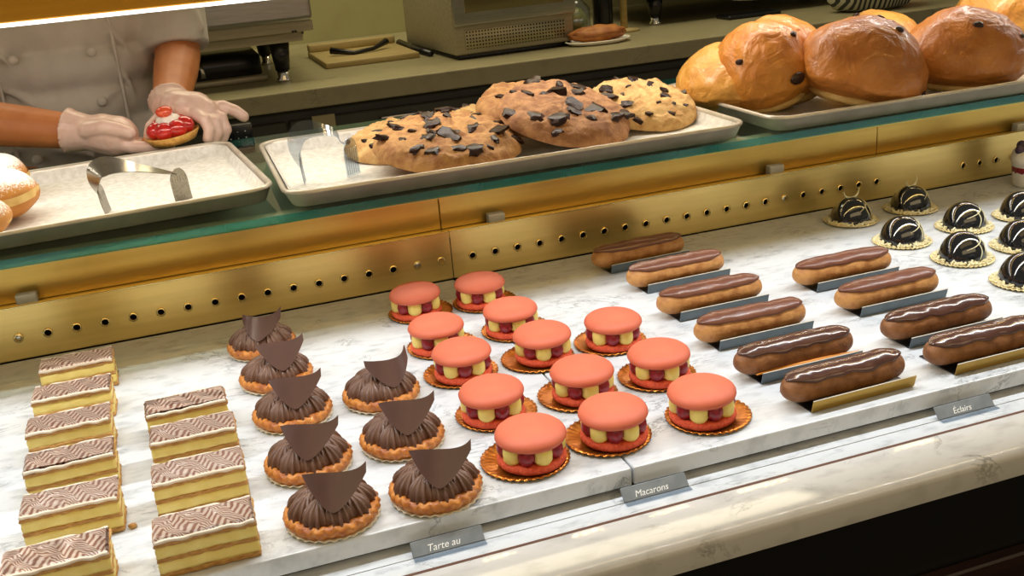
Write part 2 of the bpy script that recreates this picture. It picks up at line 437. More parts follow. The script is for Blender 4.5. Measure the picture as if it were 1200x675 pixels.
# ------------------------------------------------------------------ display case
case = thing('display_case', 'long pastry display case with white marble deck, perforated gold back panel and dark base', 'display case', (.4, .2, FLOOR_Z))
CO = Vector((.4, .2, FLOOR_Z))
def cpart(name, bm, m, smooth=False, label=None):
    bmesh.ops.translate(bm, vec=-CO, verts=bm.verts)
    o = obj(name, bm, m, case, smooth=smooth)
    if label: o['label'] = label
    return o
JX = .3140
def slab(x0, x1):
    b = bev_box(x0, x1, .0, .557, -.0170, 0, .0014, 2); return b
cpart('marble_deck', slab(XL, JX-.0009), M['marble'], label='left white marble deck slab under the tarts and macarons')
cpart('marble_deck', slab(JX+.0009, XR), M['marble'], label='right white marble deck slab under the eclairs and domes')
# ledge with rounded front edge, groove and seam
def extr(bm, prof, x0, x1, M_=None):
    a = [bm.verts.new((x0, y, z)) for y, z in prof]; b = [bm.verts.new((x1, y, z)) for y, z in prof]
    n = len(prof)
    for i in range(n):
        j = (i+1) % n
        bm.faces.new((a[i], a[j], b[j], b[i]))
    bm.faces.new(list(reversed(a))); bm.faces.new(b)
def ledge_prof(y0, y1, zt, zb, rf=.008):
    p = [(y1, zb), (y1, zt)]
    p += [(y0+rf-rf*math.sin(t), zt-rf+rf*math.cos(t)) for t in [i*PI/2/6 for i in range(7)]]
    p += [(y0+.003, zb)]
    return p
bm = bmesh.new(); extr(bm, ledge_prof(-.090, -.0362, -.0225, -.0500), XL, XR); sharp(cpart('front_ledge', bm, M['ledge'], True), 50)
bm = bmesh.new(); extr(bm, [(-.0330, -.045), (-.0330, -.0223), (-.0150, -.0223), (-.0150, -.045)], XL, XR); cpart('ledge_strip', bm, M['marble'])
bm = bmesh.new(); extr(bm, [(-.0138, -.045), (-.0138, -.0223), (.06, -.0223), (.06, -.045)], XL, XR); cpart('ledge_strip', bm, M['marble'])
bm = bmesh.new(); extr(bm, [(-.0363, -.045), (-.0363, -.0224), (-.0330, -.0224), (-.0330, -.045)], XL, XR)
cpart('seam_strip', bm, mat('brown_seam', lin(96,62,46), rough=.6))
bm = bmesh.new(); extr(bm, [(-.0150, -.045), (-.0150, -.0240), (-.0138, -.0240), (-.0138, -.045)], XL, XR); cpart('groove', bm, M['dark'])
bm = bmesh.new(); extr(bm, [(.008, -.0222), (.008, -.0171), (.05, -.0171), (.05, -.0222)], XL, XR); cpart('painted_gap_shade', bm, M['dark'])  # solid dark strip paints the shade below the deck slab
# carcass
bm = bmesh.new(); add_box(bm, XL, XR, -.060, .60, FLOOR_Z+.10, -.0452); cpart('base', bm, M['black'])
bm = bmesh.new(); add_box(bm, XL, XR, -.074, -.060, FLOOR_Z+.10, -.146)
bmesh.ops.bevel(bm, geom=list(bm.edges), offset=.002, segments=1, affect='EDGES'); cpart('wood_panel', bm, M['brownwood'])
bm = bmesh.new(); add_box(bm, XL, XR, .0, 1.1, FLOOR_Z, FLOOR_Z+.10); cpart('plinth', bm, M['black'])
bm = bmesh.new(); add_box(bm, XL, XR, .611, 1.16, FLOOR_Z+.10, .085); cpart('rear_cabinet', bm, mat('grey_cabinet', lin(165,160,140), rough=.5))
bm = bmesh.new(); add_box(bm, XL, XR, 1.10, 1.20, .085, .102); cpart('rear_worktop', bm, M['steel'])

# perforated panels: real round holes
def holed_panel(x0, x1, holes, y, z0, z1, zc, r):
    bm = bmesh.new(); cell = .012; nseg = 20
    xs = sorted(holes); cur = x0
    def quad(p): bm.faces.new([bm.verts.new((px, y, pz)) for px, pz in p])
    lv = (z0, zc-cell, zc+cell, z1); nseg = 24
    def col(xa, xb, skip=False):
        for q in range(3):
            if skip and q == 1: continue
            quad([(xa, lv[q]), (xb, lv[q]), (xb, lv[q+1]), (xa, lv[q+1])])
    for hx in xs:
        col(cur, hx-cell); col(hx-cell, hx+cell, True)
        ci, sq, bk = [], [], []
        for k in range(nseg):
            t = 2*PI*k/nseg; c, s = math.cos(t), math.sin(t); q = cell/max(abs(c), abs(s))
            ci.append(bm.verts.new((hx+r*c, y, zc+r*s))); sq.append(bm.verts.new((hx+q*c, y, zc+q*s))); bk.append(bm.verts.new((hx+r*c, y+.0016, zc+r*s)))
        for k in range(nseg):
            j = (k+1) % nseg
            bm.faces.new((ci[k], ci[j], sq[j], sq[k])); bm.faces.new((ci[k], bk[k], bk[j], ci[j]))
        cur = hx+cell
    col(cur, x1)
    add_box(bm, x0, x1, y, y+.004, z1-.0004, z1); add_box(bm, x0, x1, y, y+.004, z0, z0+.0004)
    return bm
PITCH = .0325
left_h = [.2991 - i*PITCH for i in range(26)]
right_h = [.3426 + i*.0319 for i in range(21)] + [1.139 + i*.0315 for i in range(14)]  # some holes left out where a reflection hides them
PY = .5594
for (a, b_, hs, w) in ((XL, JX-.0006, left_h, 'left'), (JX+.0006, XR, right_h, 'right')):
    bm = holed_panel(a, b_, [h for h in hs if a+.02 < h < b_-.02], PY, .0006, .066, .0280, .0042)
    p = cpart('vent_panel', bm, M['gold'], label='perforated gold vent panel on the %s of the joint' % w)
    e = bev_box(a, b_, PY-.0022, PY+.006, .0652, .0668, .0005, 1)
    bmesh.ops.translate(e, vec=-CO, verts=e.verts); obj('top_lip', e, M['goldedge'], p, smooth=False)
    hh = [h for h in hs if -.35 < h < 1.35]
    for h in hh:
        rb = bmesh.new()
        lathe(rb, [(.0042, 0), (.0056, 0), (.0056, .0007), (.0042, .0007)], 18, cap=False, M=Matrix.Translation((h, PY-.0014, .0280)) @ Matrix.Rotation(PI/2, 4, 'X'))
        bmesh.ops.translate(rb, vec=-CO, verts=rb.verts)
        obj('hole_rim', rb, M['goldedge'], p)
    for h in hh:
        if any(abs(h-q) < .012 for q in (-.2135, .267, .822)):
            s_ = bmesh.new(); ball(s_, (h, PY+.0006, .028), (.0041, .0018, .0041)); bmesh.ops.translate(s_, vec=-CO, verts=s_.verts)
            obj('screw', s_, M['chrome'], p)
bm = bmesh.new(); add_box(bm, XL, XR, PY+.012, PY+.016, -.02, .055); cpart('duct', bm, M['black'])
bm = bmesh.new(); add_box(bm, XL, XR, PY+.006, .600, .0560, .0585); cpart('channel_floor', bm, M['golddull'])
for a, b_ in ((XL, JX-.0005), (JX+.0005, 1.010), (1.011, XR)):
    bm = bev_box(a, b_, .600, .608, .0585, .1125, .0008, 1); cpart('upper_panel', bm, M['golddull'])
bm = bmesh.new(); add_box(bm, XL, XR, .553, .556, .1132, .1164); cpart('glass_support_rail', bm, M['golddull'])
bm = bmesh.new(); add_box(bm, XL, XR, .5565, .610, .1134, .1163); cpart('added_pale_strip', bm, mat('lightening_strip', lin(205,196,170), rough=.7))  # pale strip added below the glass to lighten the dark band there
for cx in (-.2055, .387, .8215, 1.270):
    b = bev_box(cx-.012, cx+.012, .578, .592, .0585, .0735, .002, 2); cpart('glass_clip', b, M['white'], True)

# glass shelf
gs = bmesh.new(); vs, fs = add_box(gs, XL, XR, .546, 1.105, .1165, .1275)
for f in fs:
    f.material_index = 0 if abs(f.normal.z) > .5 or abs((f.calc_center_median().z-.1165)) < 1e-4 or abs((f.calc_center_median().z-.1275)) < 1e-4 else 1
o = obj('glass_shelf', gs, [M['glass'], M['teal']], smooth=False)
tag(o, 'clear glass shelf with a teal front edge carrying the metal trays', 'shelf')

# canopy with led strip
can = thing('light_canopy', 'gold overhead canopy with a bright white light strip along its lower edge', 'canopy', (.4, .75, .37))
CA = Vector((.4, .75, .37))
def canp(name, bm, m, smooth=False):
    bmesh.ops.translate(bm, vec=-CA, verts=bm.verts); return obj(name, bm, m, can, smooth=smooth)
bm = bev_box(XL, XR, .730, .775, .3755, .62, .002, 2); canp('gold_fascia', bm, mat('canopy_gold', lin(206,148,40), lin(196,138,32), rough=.4, metal=.55, scale=12, stretch=(.3, 1, 6)))
bm = bev_box(XL, XR, .7285, .745, .3708, .3752, .0006, 1); canp('light_strip', bm, M['led'])
bm = bmesh.new()
for i in range(150):
    x = -.9 + i*.018
    add_box(bm, x-.003, x+.003, .724, .7275, .5300, .5330)
canp('dotted_light_tape', bm, M['leddot'])
bm = bmesh.new(); add_box(bm, XL, XR, .7275, .730, .527, .536); canp('tape_backing', bm, M['ledhouse'])
for px in (-1.25, 2.55):
    bm = bev_box(px-.015, px+.015, .74, .77, .1275, .376, .002, 1); canp('post', bm, M['gold'])

# ------------------------------------------------------------------ trays
def rrect(w, d, r, n=6):
    pts = []
    for cx, cy, a0 in ((w/2-r, d/2-r, 0), (-w/2+r, d/2-r, PI/2), (-w/2+r, -d/2+r, PI), (w/2-r, -d/2+r, 1.5*PI)):
        for i in range(n+1):
            a = a0 + PI/2*i/n; pts.append((cx+r*math.cos(a), cy+r*math.sin(a)))
    return pts
def loops(bm, spec, closed_top=False):
    rings = []
    for (w, d, r, z) in spec:
        rings.append([bm.verts.new((x, y, z)) for x, y in rrect(w, d, r)])
    n = len(rings[0])
    for a, b in zip(rings[:-1], rings[1:]):
        for i in range(n): bm.faces.new((a[i], a[(i+1) % n], b[(i+1) % n], b[i]))
    return rings
TW, TD, TH = .645, .375, .0225
def tray_bm(W=TW, D=TD):
    bm = bmesh.new()
    i = .009
    sp = [(W-2*i-.004, D-2*i-.004, .022, .0014), (W-2*i, D-2*i, .024, .0030), (W-.008, D-.008, .030, TH-.0025), (W-.004, D-.004, .032, TH), (W+.002, D+.002, .034, TH+.0005),
          (W+.006, D+.006, .036, TH-.0012), (W+.006, D+.006, .036, TH-.0040), (W+.001, D+.001, .033, TH-.0052), (W-2*i+.003, D-2*i+.003, .024, .0012), (W-2*i, D-2*i, .022, 0)]
    rg = loops(bm, sp)
    bm.faces.new(rg[0]); bm.faces.new(list(reversed(rg[-1])))
    return bm
def tray(x, y, rz, label):
    o = obj('baking_tray', tray_bm(), M['tray'])
    o.location = (x, y, .1276); o.rotation_euler = (0, 0, rz)
    tag(o, label, 'tray', 'metal trays on the glass shelf'); sharp(o, 60)
    return o
def liner(x, y, rz, label, m):
    bm = bmesh.new()
    i = .0145
    sp = [(TW-2*i-.004, TD-2*i-.004, .020, .0024), (TW-2*i, TD-2*i, .022, .0036), (TW-.013, TD-.013, .026, TH-.004), (TW-.0126, TD-.0126, .026, TH-.004), (TW-2*i+.0006, TD-2*i+.0006, .022, .0033), (TW-2*i-.004, TD-2*i-.004, .020, .0020)]
    n0 = loops(bm, sp)
    bm.faces.new(n0[0]); bm.faces.new(list(reversed(n0[-1])))
    o = obj('parchment_liner', bm, m); o.location = (x, y, .1276); o.rotation_euler = (0, 0, rz)
    tag(o, label, 'paper', 'paper liners in the trays'); sharp(o, 50)
    return o
T1 = (-.232, .775, .085); T2 = (.4385, .7425, -.012); T3 = (1.127, .735, -.012)
tray(*T1, 'silver baking tray holding the sugared doughnuts and steel tongs')
tray(*T2, 'silver baking tray holding the chocolate chunk cookies')
tray(*T3, 'silver baking tray holding the large brown brioche buns')
liner(*T1, 'white sugar-dusted paper lining the doughnut tray', M['paper'])
liner(*T2, 'white paper lining the cookie tray under the clear tongs', M['paper'])
TZ = .1276 + .0030

# ------------------------------------------------------------------ tongs
def ribbon(bm, pts, wid, th=.0012, yoff=None):
    """strip of metal following pts (x,z), width in y from wid list"""
    n = len(pts); P = [Vector((p[0], 0, p[1])) for p in pts]
    A, B, C, D = [], [], [], []
    for i in range(n):
        t = (P[min(i+1, n-1)]-P[max(i-1, 0)]).normalized(); nn = Vector((-t.z, 0, t.x))
        w = wid[i]/2; yo = yoff[i] if yoff else 0
        A.append(bm.verts.new(P[i]+nn*th/2+Vector((0, -w+yo, 0)))); B.append(bm.verts.new(P[i]+nn*th/2+Vector((0, w+yo, 0))))
        C.append(bm.verts.new(P[i]-nn*th/2+Vector((0, w+yo, 0)))); D.append(bm.verts.new(P[i]-nn*th/2+Vector((0, -w+yo, 0))))
    for i in range(n-1):
        for q in ((A, B), (B, C), (C, D), (D, A)):
            bm.faces.new((q[0][i], q[1][i], q[1][i+1], q[0][i+1]))
    bm.faces.new((A[0], B[0], C[0], D[0])); bm.faces.new((A[-1], B[-1], C[-1], D[-1]))
def smooth_path(ctrl, n=6):
    out = []
    P = [Vector(c) for c in ctrl]
    for i in range(len(P)-1):
        p0, p1, p2, p3 = P[max(i-1, 0)], P[i], P[i+1], P[min(i+2, len(P)-1)]
        for k in range(n):
            t = k/n
            out.append(.5*((2*p1)+(p2-p0)*t+(2*p0-5*p1+4*p2-p3)*t*t+(3*p1-p0-3*p2+p3)*t**3))
    out.append(P[-1]); return out
def tongs(name, label, loc, rz, m, w=.10, h=.062, lean=.5):
    t = thing(name, label, 'tongs', loc, rz)
    sl = math.tan(lean)*.0
    def put(bm):   # the bend leans towards the viewer's side while both paddles stay on the paper
        for v in bm.verts: v.co.y -= math.tan(lean)*v.co.z*.55
        return bm
    a = smooth_path([(.002, h*.30), (-.003, h*.60), (.001, h*.88), (.012, h*.985), (.028, h*.97), (.052, h*.86), (w-.010, h*.66), (w, h*.60)])
    n = len(a); P = [Vector((p.x, 0, p.y)) for p in a]
    bm = bmesh.new(); A, B, C, D_ = [], [], [], []
    for i in range(n):
        tt = (P[min(i+1, n-1)]-P[max(i-1, 0)]).normalized(); k = i/(n-1)
        rollk = lean*1.5*math.sin(PI*min(1, k*1.15))
        nn = Vector((-tt.z, 0, tt.x)); wv = Vector((0, 1, 0))
        q = Matrix.Rotation(rollk, 3, tt); wv = q @ wv; nn = q @ nn
        hw = (.009+.007*math.sin(PI*min(1, k*1.35)))
        A.append(bm.verts.new(P[i]-wv*hw+nn*.0006)); B.append(bm.verts.new(P[i]+wv*hw+nn*.0006)); C.append(bm.verts.new(P[i]+wv*hw-nn*.0006)); D_.append(bm.verts.new(P[i]-wv*hw-nn*.0006))
    for i in range(n-1):
        for q in ((A, B), (B, C), (C, D_), (D_, A)): bm.faces.new((q[0][i], q[1][i], q[1][i+1], q[0][i+1]))
    bm.faces.new((A[0], B[0], C[0], D_[0])); bm.faces.new((A[-1], B[-1], C[-1], D_[-1]))
    sharp(obj('spring_arm', put(bm), m, t), 50)
    for x0, z1, yaw in ((w+.001, h*.72, -.95), (.002, h*.62, -.25)):
        bm = bmesh.new(); hw = .0135
        Mx = Matrix.Translation((x0, 0, 0)) @ Matrix.Rotation(yaw, 4, 'Z')
        nz_, ny = 10, 8; g = []
        for o_ in (0, .0013):
            gg = []
            for i in range(nz_+1):
                zz = z1*i/nz_; kk = 1 if zz < z1*.6 else math.sqrt(max(.08, 1-((zz/z1-.6)/.42)**2))
                gg.append([bm.verts.new(Mx @ Vector((o_+.004*(1-zz/z1)**2, hw*kk*(2*j/ny-1), zz))) for j in range(ny+1)])
            g.append(gg)
        for i in range(nz_):
            for j in range(ny):
                for gg in g: bm.faces.new((gg[i][j], gg[i][j+1], gg[i+1][j+1], gg[i+1][j]))
            for j in (0, ny): bm.faces.new((g[0][i][j], g[0][i+1][j], g[1][i+1][j], g[1][i][j]))
        for j in range(ny):
            for i in (0, nz_): bm.faces.new((g[0][i][j], g[0][i][j+1], g[1][i][j+1], g[1][i][j]))
        pd = obj('gripping_paddle', put(bm), m, t); sharp(pd, 50)
        for k in range(6):
            rb = bmesh.new(); y = -hw*.78 + k*hw*.312
            tube(rb, [Mx @ Vector((.0006+.004*(1-f_)**2, y, z1*f_)) for f_ in (.05, .3, .55, .78)], .0009, 5)
            obj('ridge', put(rb), m, pd)
    return t
tongs('pastry_tongs', 'shiny steel pastry tongs standing in the sugar-dusted doughnut tray', (-.1085, .690, TZ+.0006), .03, M['tongs'], .098, .064)
tongs('pastry_tongs', 'clear plastic pastry tongs standing beside the cookies', (.146, .685, TZ+.0006), .05, M['clearplastic'], .070, .076)

# ------------------------------------------------------------------ paper plates
def doily_bm(r, fl=36, rim=.003, th=.0008):
    bm = bmesh.new()
    def fn(rr, z, t):
        k = max(0.0, (rr/r-.72)/.28)
        a = rr*(1+.018*k*math.cos(fl*t)); return (a*math.cos(t), a*math.sin(t), z + k*rim*.35 + .0007*k*math.sin(fl*t))
    lathe(bm, [(0, 0), (r*.5, 0), (r*.72, 0), (r*.86, .0006), (r, .0012), (r, .0012+th), (r*.86, .0006+th), (r*.72, th), (r*.5, th), (0, th)], fl*4, fn)
    return bm

# ------------------------------------------------------------------ macarons
def shell_fn(amp, fr, seed):
    def fn(r, z, t):
        k = 1+amp*nz(math.cos(t)*fr, math.sin(t)*fr, seed+z*120); return (r*k*math.cos(t), r*k*math.sin(t), z)
    return fn
def make_macaron(label, seed):
    t = thing('raspberry_macaron', label, 'macaron', group='raspberry macarons in three columns')
    d = obj('gold_plate', doily_bm(.0395), M['goldpaper'], t, loc=(-.005, .010, 0)); 
    bm = bmesh.new()
    lathe(bm, [(0, .0012), (.020, .0012), (.0270, .0018), (.0300, .0040), (.0306, .0066), (.0300, .0086), (.0285, .0098), (.0260, .0103), (0, .0103)], 56, shell_fn(.012, 5, seed))
    obj('bottom_shell', bm, M['coralfoot'], t)
    n = 10
    for i in range(n):
        a = -PI/2 + 2*PI*i/n + .25 + seed*.4
        rr = .0222; c = (rr*math.cos(a), rr*math.sin(a))
        if i % 2 == 0:
            b = bmesh.new(); lathe(b, [(0, .0095), (.0062, .0097), (.0083, .0130), (.0086, .0195), (.0080, .0240), (.0060, .0262), (0, .0270)], 16, M=Matrix.Translation((c[0], c[1], 0)))
            obj('cream_dollop', b, M['cream'], t)
        else:
            b = bmesh.new()
            ball(b, (c[0]*1.0, c[1]*1.0, .0180), (.0080, .0080, .0094), u=24, v=16, fn=lambda p: 1+.09*math.sin(11*math.atan2(p.y, p.x))*math.sin(9*math.acos(max(-1, min(1, p.z)))))
            obj('raspberry', b, M['rasp'], t)
    b = bmesh.new(); lathe(b, [(0, .0100), (.0155, .0100), (.0150, .0285), (0, .0285)], 20); obj('cream_filling', b, M['cream'], t)
    tilt = Matrix.Rotation(math.radians(2.5), 4, 'X') @ Matrix.Rotation(math.radians(1.5*math.sin(seed*3)), 4, 'Y')
    b = bmesh.new()
    lathe(b, [(0, .0252), (.020, .0252), (.0284, .0256), (.0306, .0264), (.0313, .0280), (.0311, .0297), (.0300, .0318), (.0275, .0339), (.0230, .0358), (.0165, .0373), (.0085, .0381), (0, .0383)],
          64, shell_fn(.010, 4, seed+5), M=tilt)
    obj('top_shell', b, M['coral'], t)
    return t
mac_xy = [  # column, order from the front, x, y
    (.2405, .0445, 'frontmost coral macaron of the left column, nearest the price tags'),
    (.2366, .1405, 'second coral macaron from the front in the left column, behind the frontmost one'),
    (.2373, .2466, 'third coral macaron from the front in the left column, beside a chocolate cream tart'),
    (.2323, .3311, 'fourth coral macaron from the front in the left column, second from the gold panel'),
    (.2370, .4480, 'rearmost coral macaron of the left column, just before the gold panel'),
    (.3208, .0488, 'frontmost coral macaron of the middle column, over the slab joint near the deck edge'),
    (.3292, .1417, 'second coral macaron from the front in the middle column, on the slab joint'),
    (.3272, .2473, 'third coral macaron from the front in the middle column'),
    (.3216, .3350, 'fourth coral macaron from the front in the middle column, behind the third'),
    (.3171, .4420, 'rearmost coral macaron of the middle column, by the joint of the gold panels'),
    (.4083, .0464, 'frontmost coral macaron of the right column, left of the nearest eclair'),
    (.4123, .1417, 'second coral macaron of the right column, left of the glazed dark eclairs'),
    (.4077, .2446, 'rearmost coral macaron of the right column, standing alone'),
]
MAC_OFF = Vector((0, .004, 0))
protos = []
for i, (x, y, lb) in enumerate(mac_xy):
    rz = RND.uniform(-.35, .35)
    if i < 3:
        o = make_macaron('coral macaron sandwich: ' + lb if False else lb, i*1.7); protos.append(o)
        o.location = (x, y+MAC_OFF.y, .0002); o.rotation_euler = (0, 0, rz)
    else: dup(protos[i % 3], lb, (x, y+MAC_OFF.y, .0002), rz)
# let the plate peek out on different sides of each macaron
k = 0
for o in [q for q in COL.objects if q.get('category') == 'macaron']:
    for ch in o.children:
        if ch.name.startswith('gold_plate'):
            a = [2.6, 1.2, 1.6, .9, .5, 2.4, 2.7, 2.9, 1.0, .5, .4, 1.9, 1.8][k] ; ch.location = (.0062*math.cos(a), .0062*math.sin(a)+.002, 0)
    k += 1

# ------------------------------------------------------------------ chocolate cream tarts
def rosette(bm, cx, cy, z, r, h, lean, ang, fl=9, amp=.13, twist=.5):
    def fn(rr, zz, t):
        k = zz/h
        a = rr*(1+amp*math.cos(fl*t+twist*k*3))
        return (cx + a*math.cos(t+ang) + lean*k**1.4*math.cos(ang), cy + a*math.sin(t+ang) + lean*k**1.4*math.sin(ang), z+zz)
    prof = [(r*.82, 0), (r*.98, h*.14), (r*1.05, h*.30), (r*1.02, h*.46), (r*.90, h*.62), (r*.70, h*.77), (r*.44, h*.89), (r*.2, h*.97), (0, h)]
    lathe(bm, prof, fl*6, fn)
def shard_bm(w=.053, h=.046, bend=1.1, dip=.06):
    """shield of thin chocolate: two horns on a concave top, pointed bottom, curved about the vertical axis"""
    bm = bmesh.new(); n = 22; mrow = 12; th = .0013
    rad = w/bend
    def P(u, v, o):
        x = (u-.5)*w
        s = 2*u-1
        # bottom boundary: pointed; top boundary: concave arc, right horn taller
        zb = h*.82*(abs(s)**1.55)
        zt = h*(.84+dip*s*s+.06*s**3+.10*max(0, s)**5)
        if zt < zb: zb = zt = (zt+zb)/2
        z = zb+(zt-zb)*v
        a = x/rad
        return Vector((math.sin(a)*(rad+o), -(math.cos(a)-1)*(rad+o)*1.0 + (-o), z))
    g = [[[bm.verts.new(P(i/n, j/mrow, o)) for j in range(mrow+1)] for i in range(n+1)] for o in (0, th)]
    for i in range(n):
        for j in range(mrow):
            a, b = g
            bm.faces.new((a[i][j], a[i+1][j], a[i+1][j+1], a[i][j+1]))
            bm.faces.new((b[i][j], b[i][j+1], b[i+1][j+1], b[i+1][j]))
    for i in range(n):
        for j in (0, mrow): bm.faces.new((g[0][i][j], g[0][i+1][j], g[1][i+1][j], g[1][i][j]))
    bmesh.ops.remove_doubles(bm, verts=bm.verts, dist=2e-5)
    return bm
def make_tart(label, seed):
    t = thing('chocolate_cream_tart', label, 'tart', group='chocolate cream tarts in two columns')
    rr = random.Random(seed)
    b = doily_bm(.0385, 30); obj('paper_base', b, M['paperedge'], t)
    b = bmesh.new()
    def fn(r, z, th):
        k = max(0, (r-.028)/.011); tw = 1+.035*k*math.sin(26*th+z*420)
        e = 1+.02*nz(math.cos(th)*2, math.sin(th)*2, seed)
        return (r*tw*e*math.cos(th), r*tw*e*math.sin(th), z + .0009*k*math.sin(26*th+1.2)+.0012*nz(math.cos(th)*3, math.sin(th)*3, seed+3))
    lathe(b, [(0, .0012), (.031, .0012), (.0358, .0030), (.0382, .0062), (.0388, .0092), (.0378, .0118), (.0352, .0134), (.0322, .0128), (.029, .0105), (0, .0105)], 156, fn)
    obj('pastry_shell', b, M['shell'], t)
    b = bmesh.new()
    nb = 9
    for i in range(nb):
        a = 2*PI*i/nb + seed*.3
        rosette(b, .0250*math.cos(a), .0250*math.sin(a), .0098, .0110, .0190+rr.uniform(-.0015, .0015), -.0065, a, 12, .15)
    for i in range(6):
        a = 2*PI*i/6 + .4
        rosette(b, .0125*math.cos(a), .0125*math.sin(a), .0185, .0088, .0140+rr.uniform(-.001, .003), -.003, a, 11, .15)
    rosette(b, 0, 0, .020, .009, .017, 0, 0, 13, .11)
    lathe(b, [(0, .0105), (.024, .0105), (.018, .025), (0, .028)], 20)
    obj('piped_chocolate_cream', b, M['choccream'], t)
    s = obj('chocolate_shard', shard_bm(*((.048, .034, 1.7, .22) if seed == 1 else (.0515, .0375, .9, .05))), M['shard'], t)
    s.location = (-.002, -.0315, .0230); s.rotation_euler = (math.radians(-33), math.radians(rr.uniform(-3, 3)), math.radians(-16))
    sharp(s, 50)
    return t
tart_xy = [
    (.0485, .438, 'chocolate cream tart at the back of the left tart column, against the gold panel', -.1),
    (.0536, .339, 'chocolate cream tart second from the back in the left tart column', .25),
    (.0580, .240, 'chocolate cream tart in the middle of the left tart column, its shard turned aside', .1),
    (.0580, .1320, 'chocolate cream tart second from the front in the left tart column', -.05),
    (.0633, .0370, 'frontmost chocolate cream tart of the left tart column, with a large upright shard', 0),
    (.1476, .240, 'rearmost chocolate cream tart of the right tart column, beside a coral macaron', .35),
    (.1452, .1365, 'middle chocolate cream tart of the right tart column', .05),
    (.1502, .0345, 'frontmost chocolate cream tart of the right tart column, nearest the deck edge', -.05),
]
tp = []
for i, (x, y, lb, rz) in enumerate(tart_xy):
    if i < 2:
        o = make_tart(lb, i+1); tp.append(o); o.location = (x, y, .0002); o.rotation_euler = (0, 0, rz)
    else: dup(tp[0 if i == 5 else 1], lb, (x, y, .0002), rz)

# ------------------------------------------------------------------ mille-feuille
def slab_layer(L, D, z0, z1, rough, seed, nx=26, ny=10, drop=None):
    """irregular-edged slab"""
    bm = bmesh.new(); lay = []
    ring = []
    for i in range(nx): ring.append((-L/2+L*i/nx, -D/2))
    for i in range(ny): ring.append((L/2, -D/2+D*i/ny))
    for i in range(nx): ring.append((L/2-L*i/nx, D/2))
    for i in range(ny): ring.append((-L/2, D/2-D*i/ny))
    zs = [z0, z0+(z1-z0)*.25, z0+(z1-z0)*.5, z0+(z1-z0)*.75, z1]
    for zi, z in enumerate(zs):
        r = []
        for (x, y) in ring:
            k = rough*(nz(x*160, y*160, seed+z*260)) + rough*.6*nz(x*420, y*420, seed+z*600)
            ins = -.0006 if zi in (0, 4) else 0
            s = Vector((x, y)).normalized()
            r.append(bm.verts.new((x+s.x*(k+ins), y+s.y*(k+ins), z + (rough*.5*nz(x*130, y*130, seed+9) if zi in (0, 4) else 0))))
        lay.append(r)
    n = len(ring)
    for a, b in zip(lay[:-1], lay[1:]):
        for i in range(n): bm.faces.new((a[i], a[(i+1) % n], b[(i+1) % n], b[i]))
    bm.faces.new(list(reversed(lay[0]))); bm.faces.new(lay[-1])
    return bm
def icing_bm(L, D, z, seed):
    """flat iced top whose edge sags unevenly over the pastry"""
    bm = bmesh.new(); nx, ny = 36, 16
    g = []
    for i in range(nx+1):
        row = []
        for j in range(ny+1):
            u, v = i/nx, j/ny
            x, y = (u-.5)*L, (v-.5)*D
            e = min(u, 1-u)*L; e2 = min(v, 1-v)*D; m_ = min(e, e2)
            x += .0006*nz(y*300, seed, 1)*(1 if u in (0, 1) else 0)
            zz = z + .0014 - (.0016*max(0, 1-m_/.0022)**2) + .0005*nz(x*90, y*90, seed)
            if j == 0 or j == ny: y += (-.0008 if j == 0 else .0008)*(1+nz(x*120, seed, 4)); zz -= .0030*max(0, .45+nz(x*95, seed+j, 2))
            row.append(bm.verts.new((x, y, zz)))
        g.append(row)
    for i in range(nx):
        for j in range(ny):
            bm.faces.new((g[i][j], g[i+1][j], g[i+1][j+1], g[i][j+1]))
    bmesh.ops.solidify(bm, geom=list(bm.faces), thickness=.0009)
    return bm
def make_mille(label, seed):
    t = thing('mille_feuille', label, 'pastry slice', group='mille feuille slices in two columns')
    L, D = .076, .037
    def pl(nm, a, b, c, m, ro): return obj(nm, slab_layer(L*c, D*c, a, b, ro, seed+a*900), m, t)
    pl('pastry_layer', .0004, .0046, 1.0, M['puff'], .0013)
    pl('custard_layer', .0044, .0142, .985, M['custard'], .0007)
    pl('pastry_layer', .0140, .0178, .99, M['puff'], .0012)
    pl('custard_layer', .0176, .0274, .985, M['custard'], .0007)
    pl('pastry_layer', .0272, .0315, 1.005, M['puff'], .0015)
    ic = obj('feathered_icing', icing_bm(L*.99, D*.98, .0327, seed), M['feather'], t)
    b = bmesh.new()
    for yy in (-1, 1):
        pts, rd = [], []
        for i in range(30):
            x = -L/2*.97 + L*.97*i/29
            pts.append((x, yy*(D/2-.0002), .0321 - .0016*max(-.3, nz(x*95, seed+yy, 2)))); rd.append(.0016+.0005*nz(x*150, seed, 7))
        tube(b, pts, rd, 7)
    obj('icing_edge', b, M['icing'], t)
    return t
mf = [
    (-.1490, .4350, 'rearmost mille feuille slice of the left column, against the gold panel', .02),
    (-.1490, .3540, 'second mille feuille slice from the back in the left column', -.02),
    (-.1475, .2760, 'third mille feuille slice from the back in the left column', .0),
    (-.1420, .1955, 'fourth mille feuille slice from the back in the left column', .02),
    (-.1370, .1150, 'mille feuille slice second from the front in the left column, with a flaky right end', -.01),
    (-.1420, .0300, 'frontmost mille feuille slice of the left column, cut by the picture corner', .02),
    (-.0400, .2610, 'rearmost mille feuille slice of the right column', .03),
    (-.0360, .1970, 'second mille feuille slice from the back in the right column', -.01),
    (-.0350, .1190, 'mille feuille slice second from the front in the right column, darkest feathering', .0),
    (-.0350, .0270, 'frontmost mille feuille slice of the right column, beside a chocolate cream tart', -.01),
]
mp_ = []
for i, (x, y, lb, rz) in enumerate(mf):
    if i < 4:
        o = make_mille(lb, i*3.1+1); mp_.append(o); o.location = (x, y, .0002); o.rotation_euler = (0, 0, rz)
    else: dup(mp_[(i+1) % 4], lb, (x, y, .0002), rz)

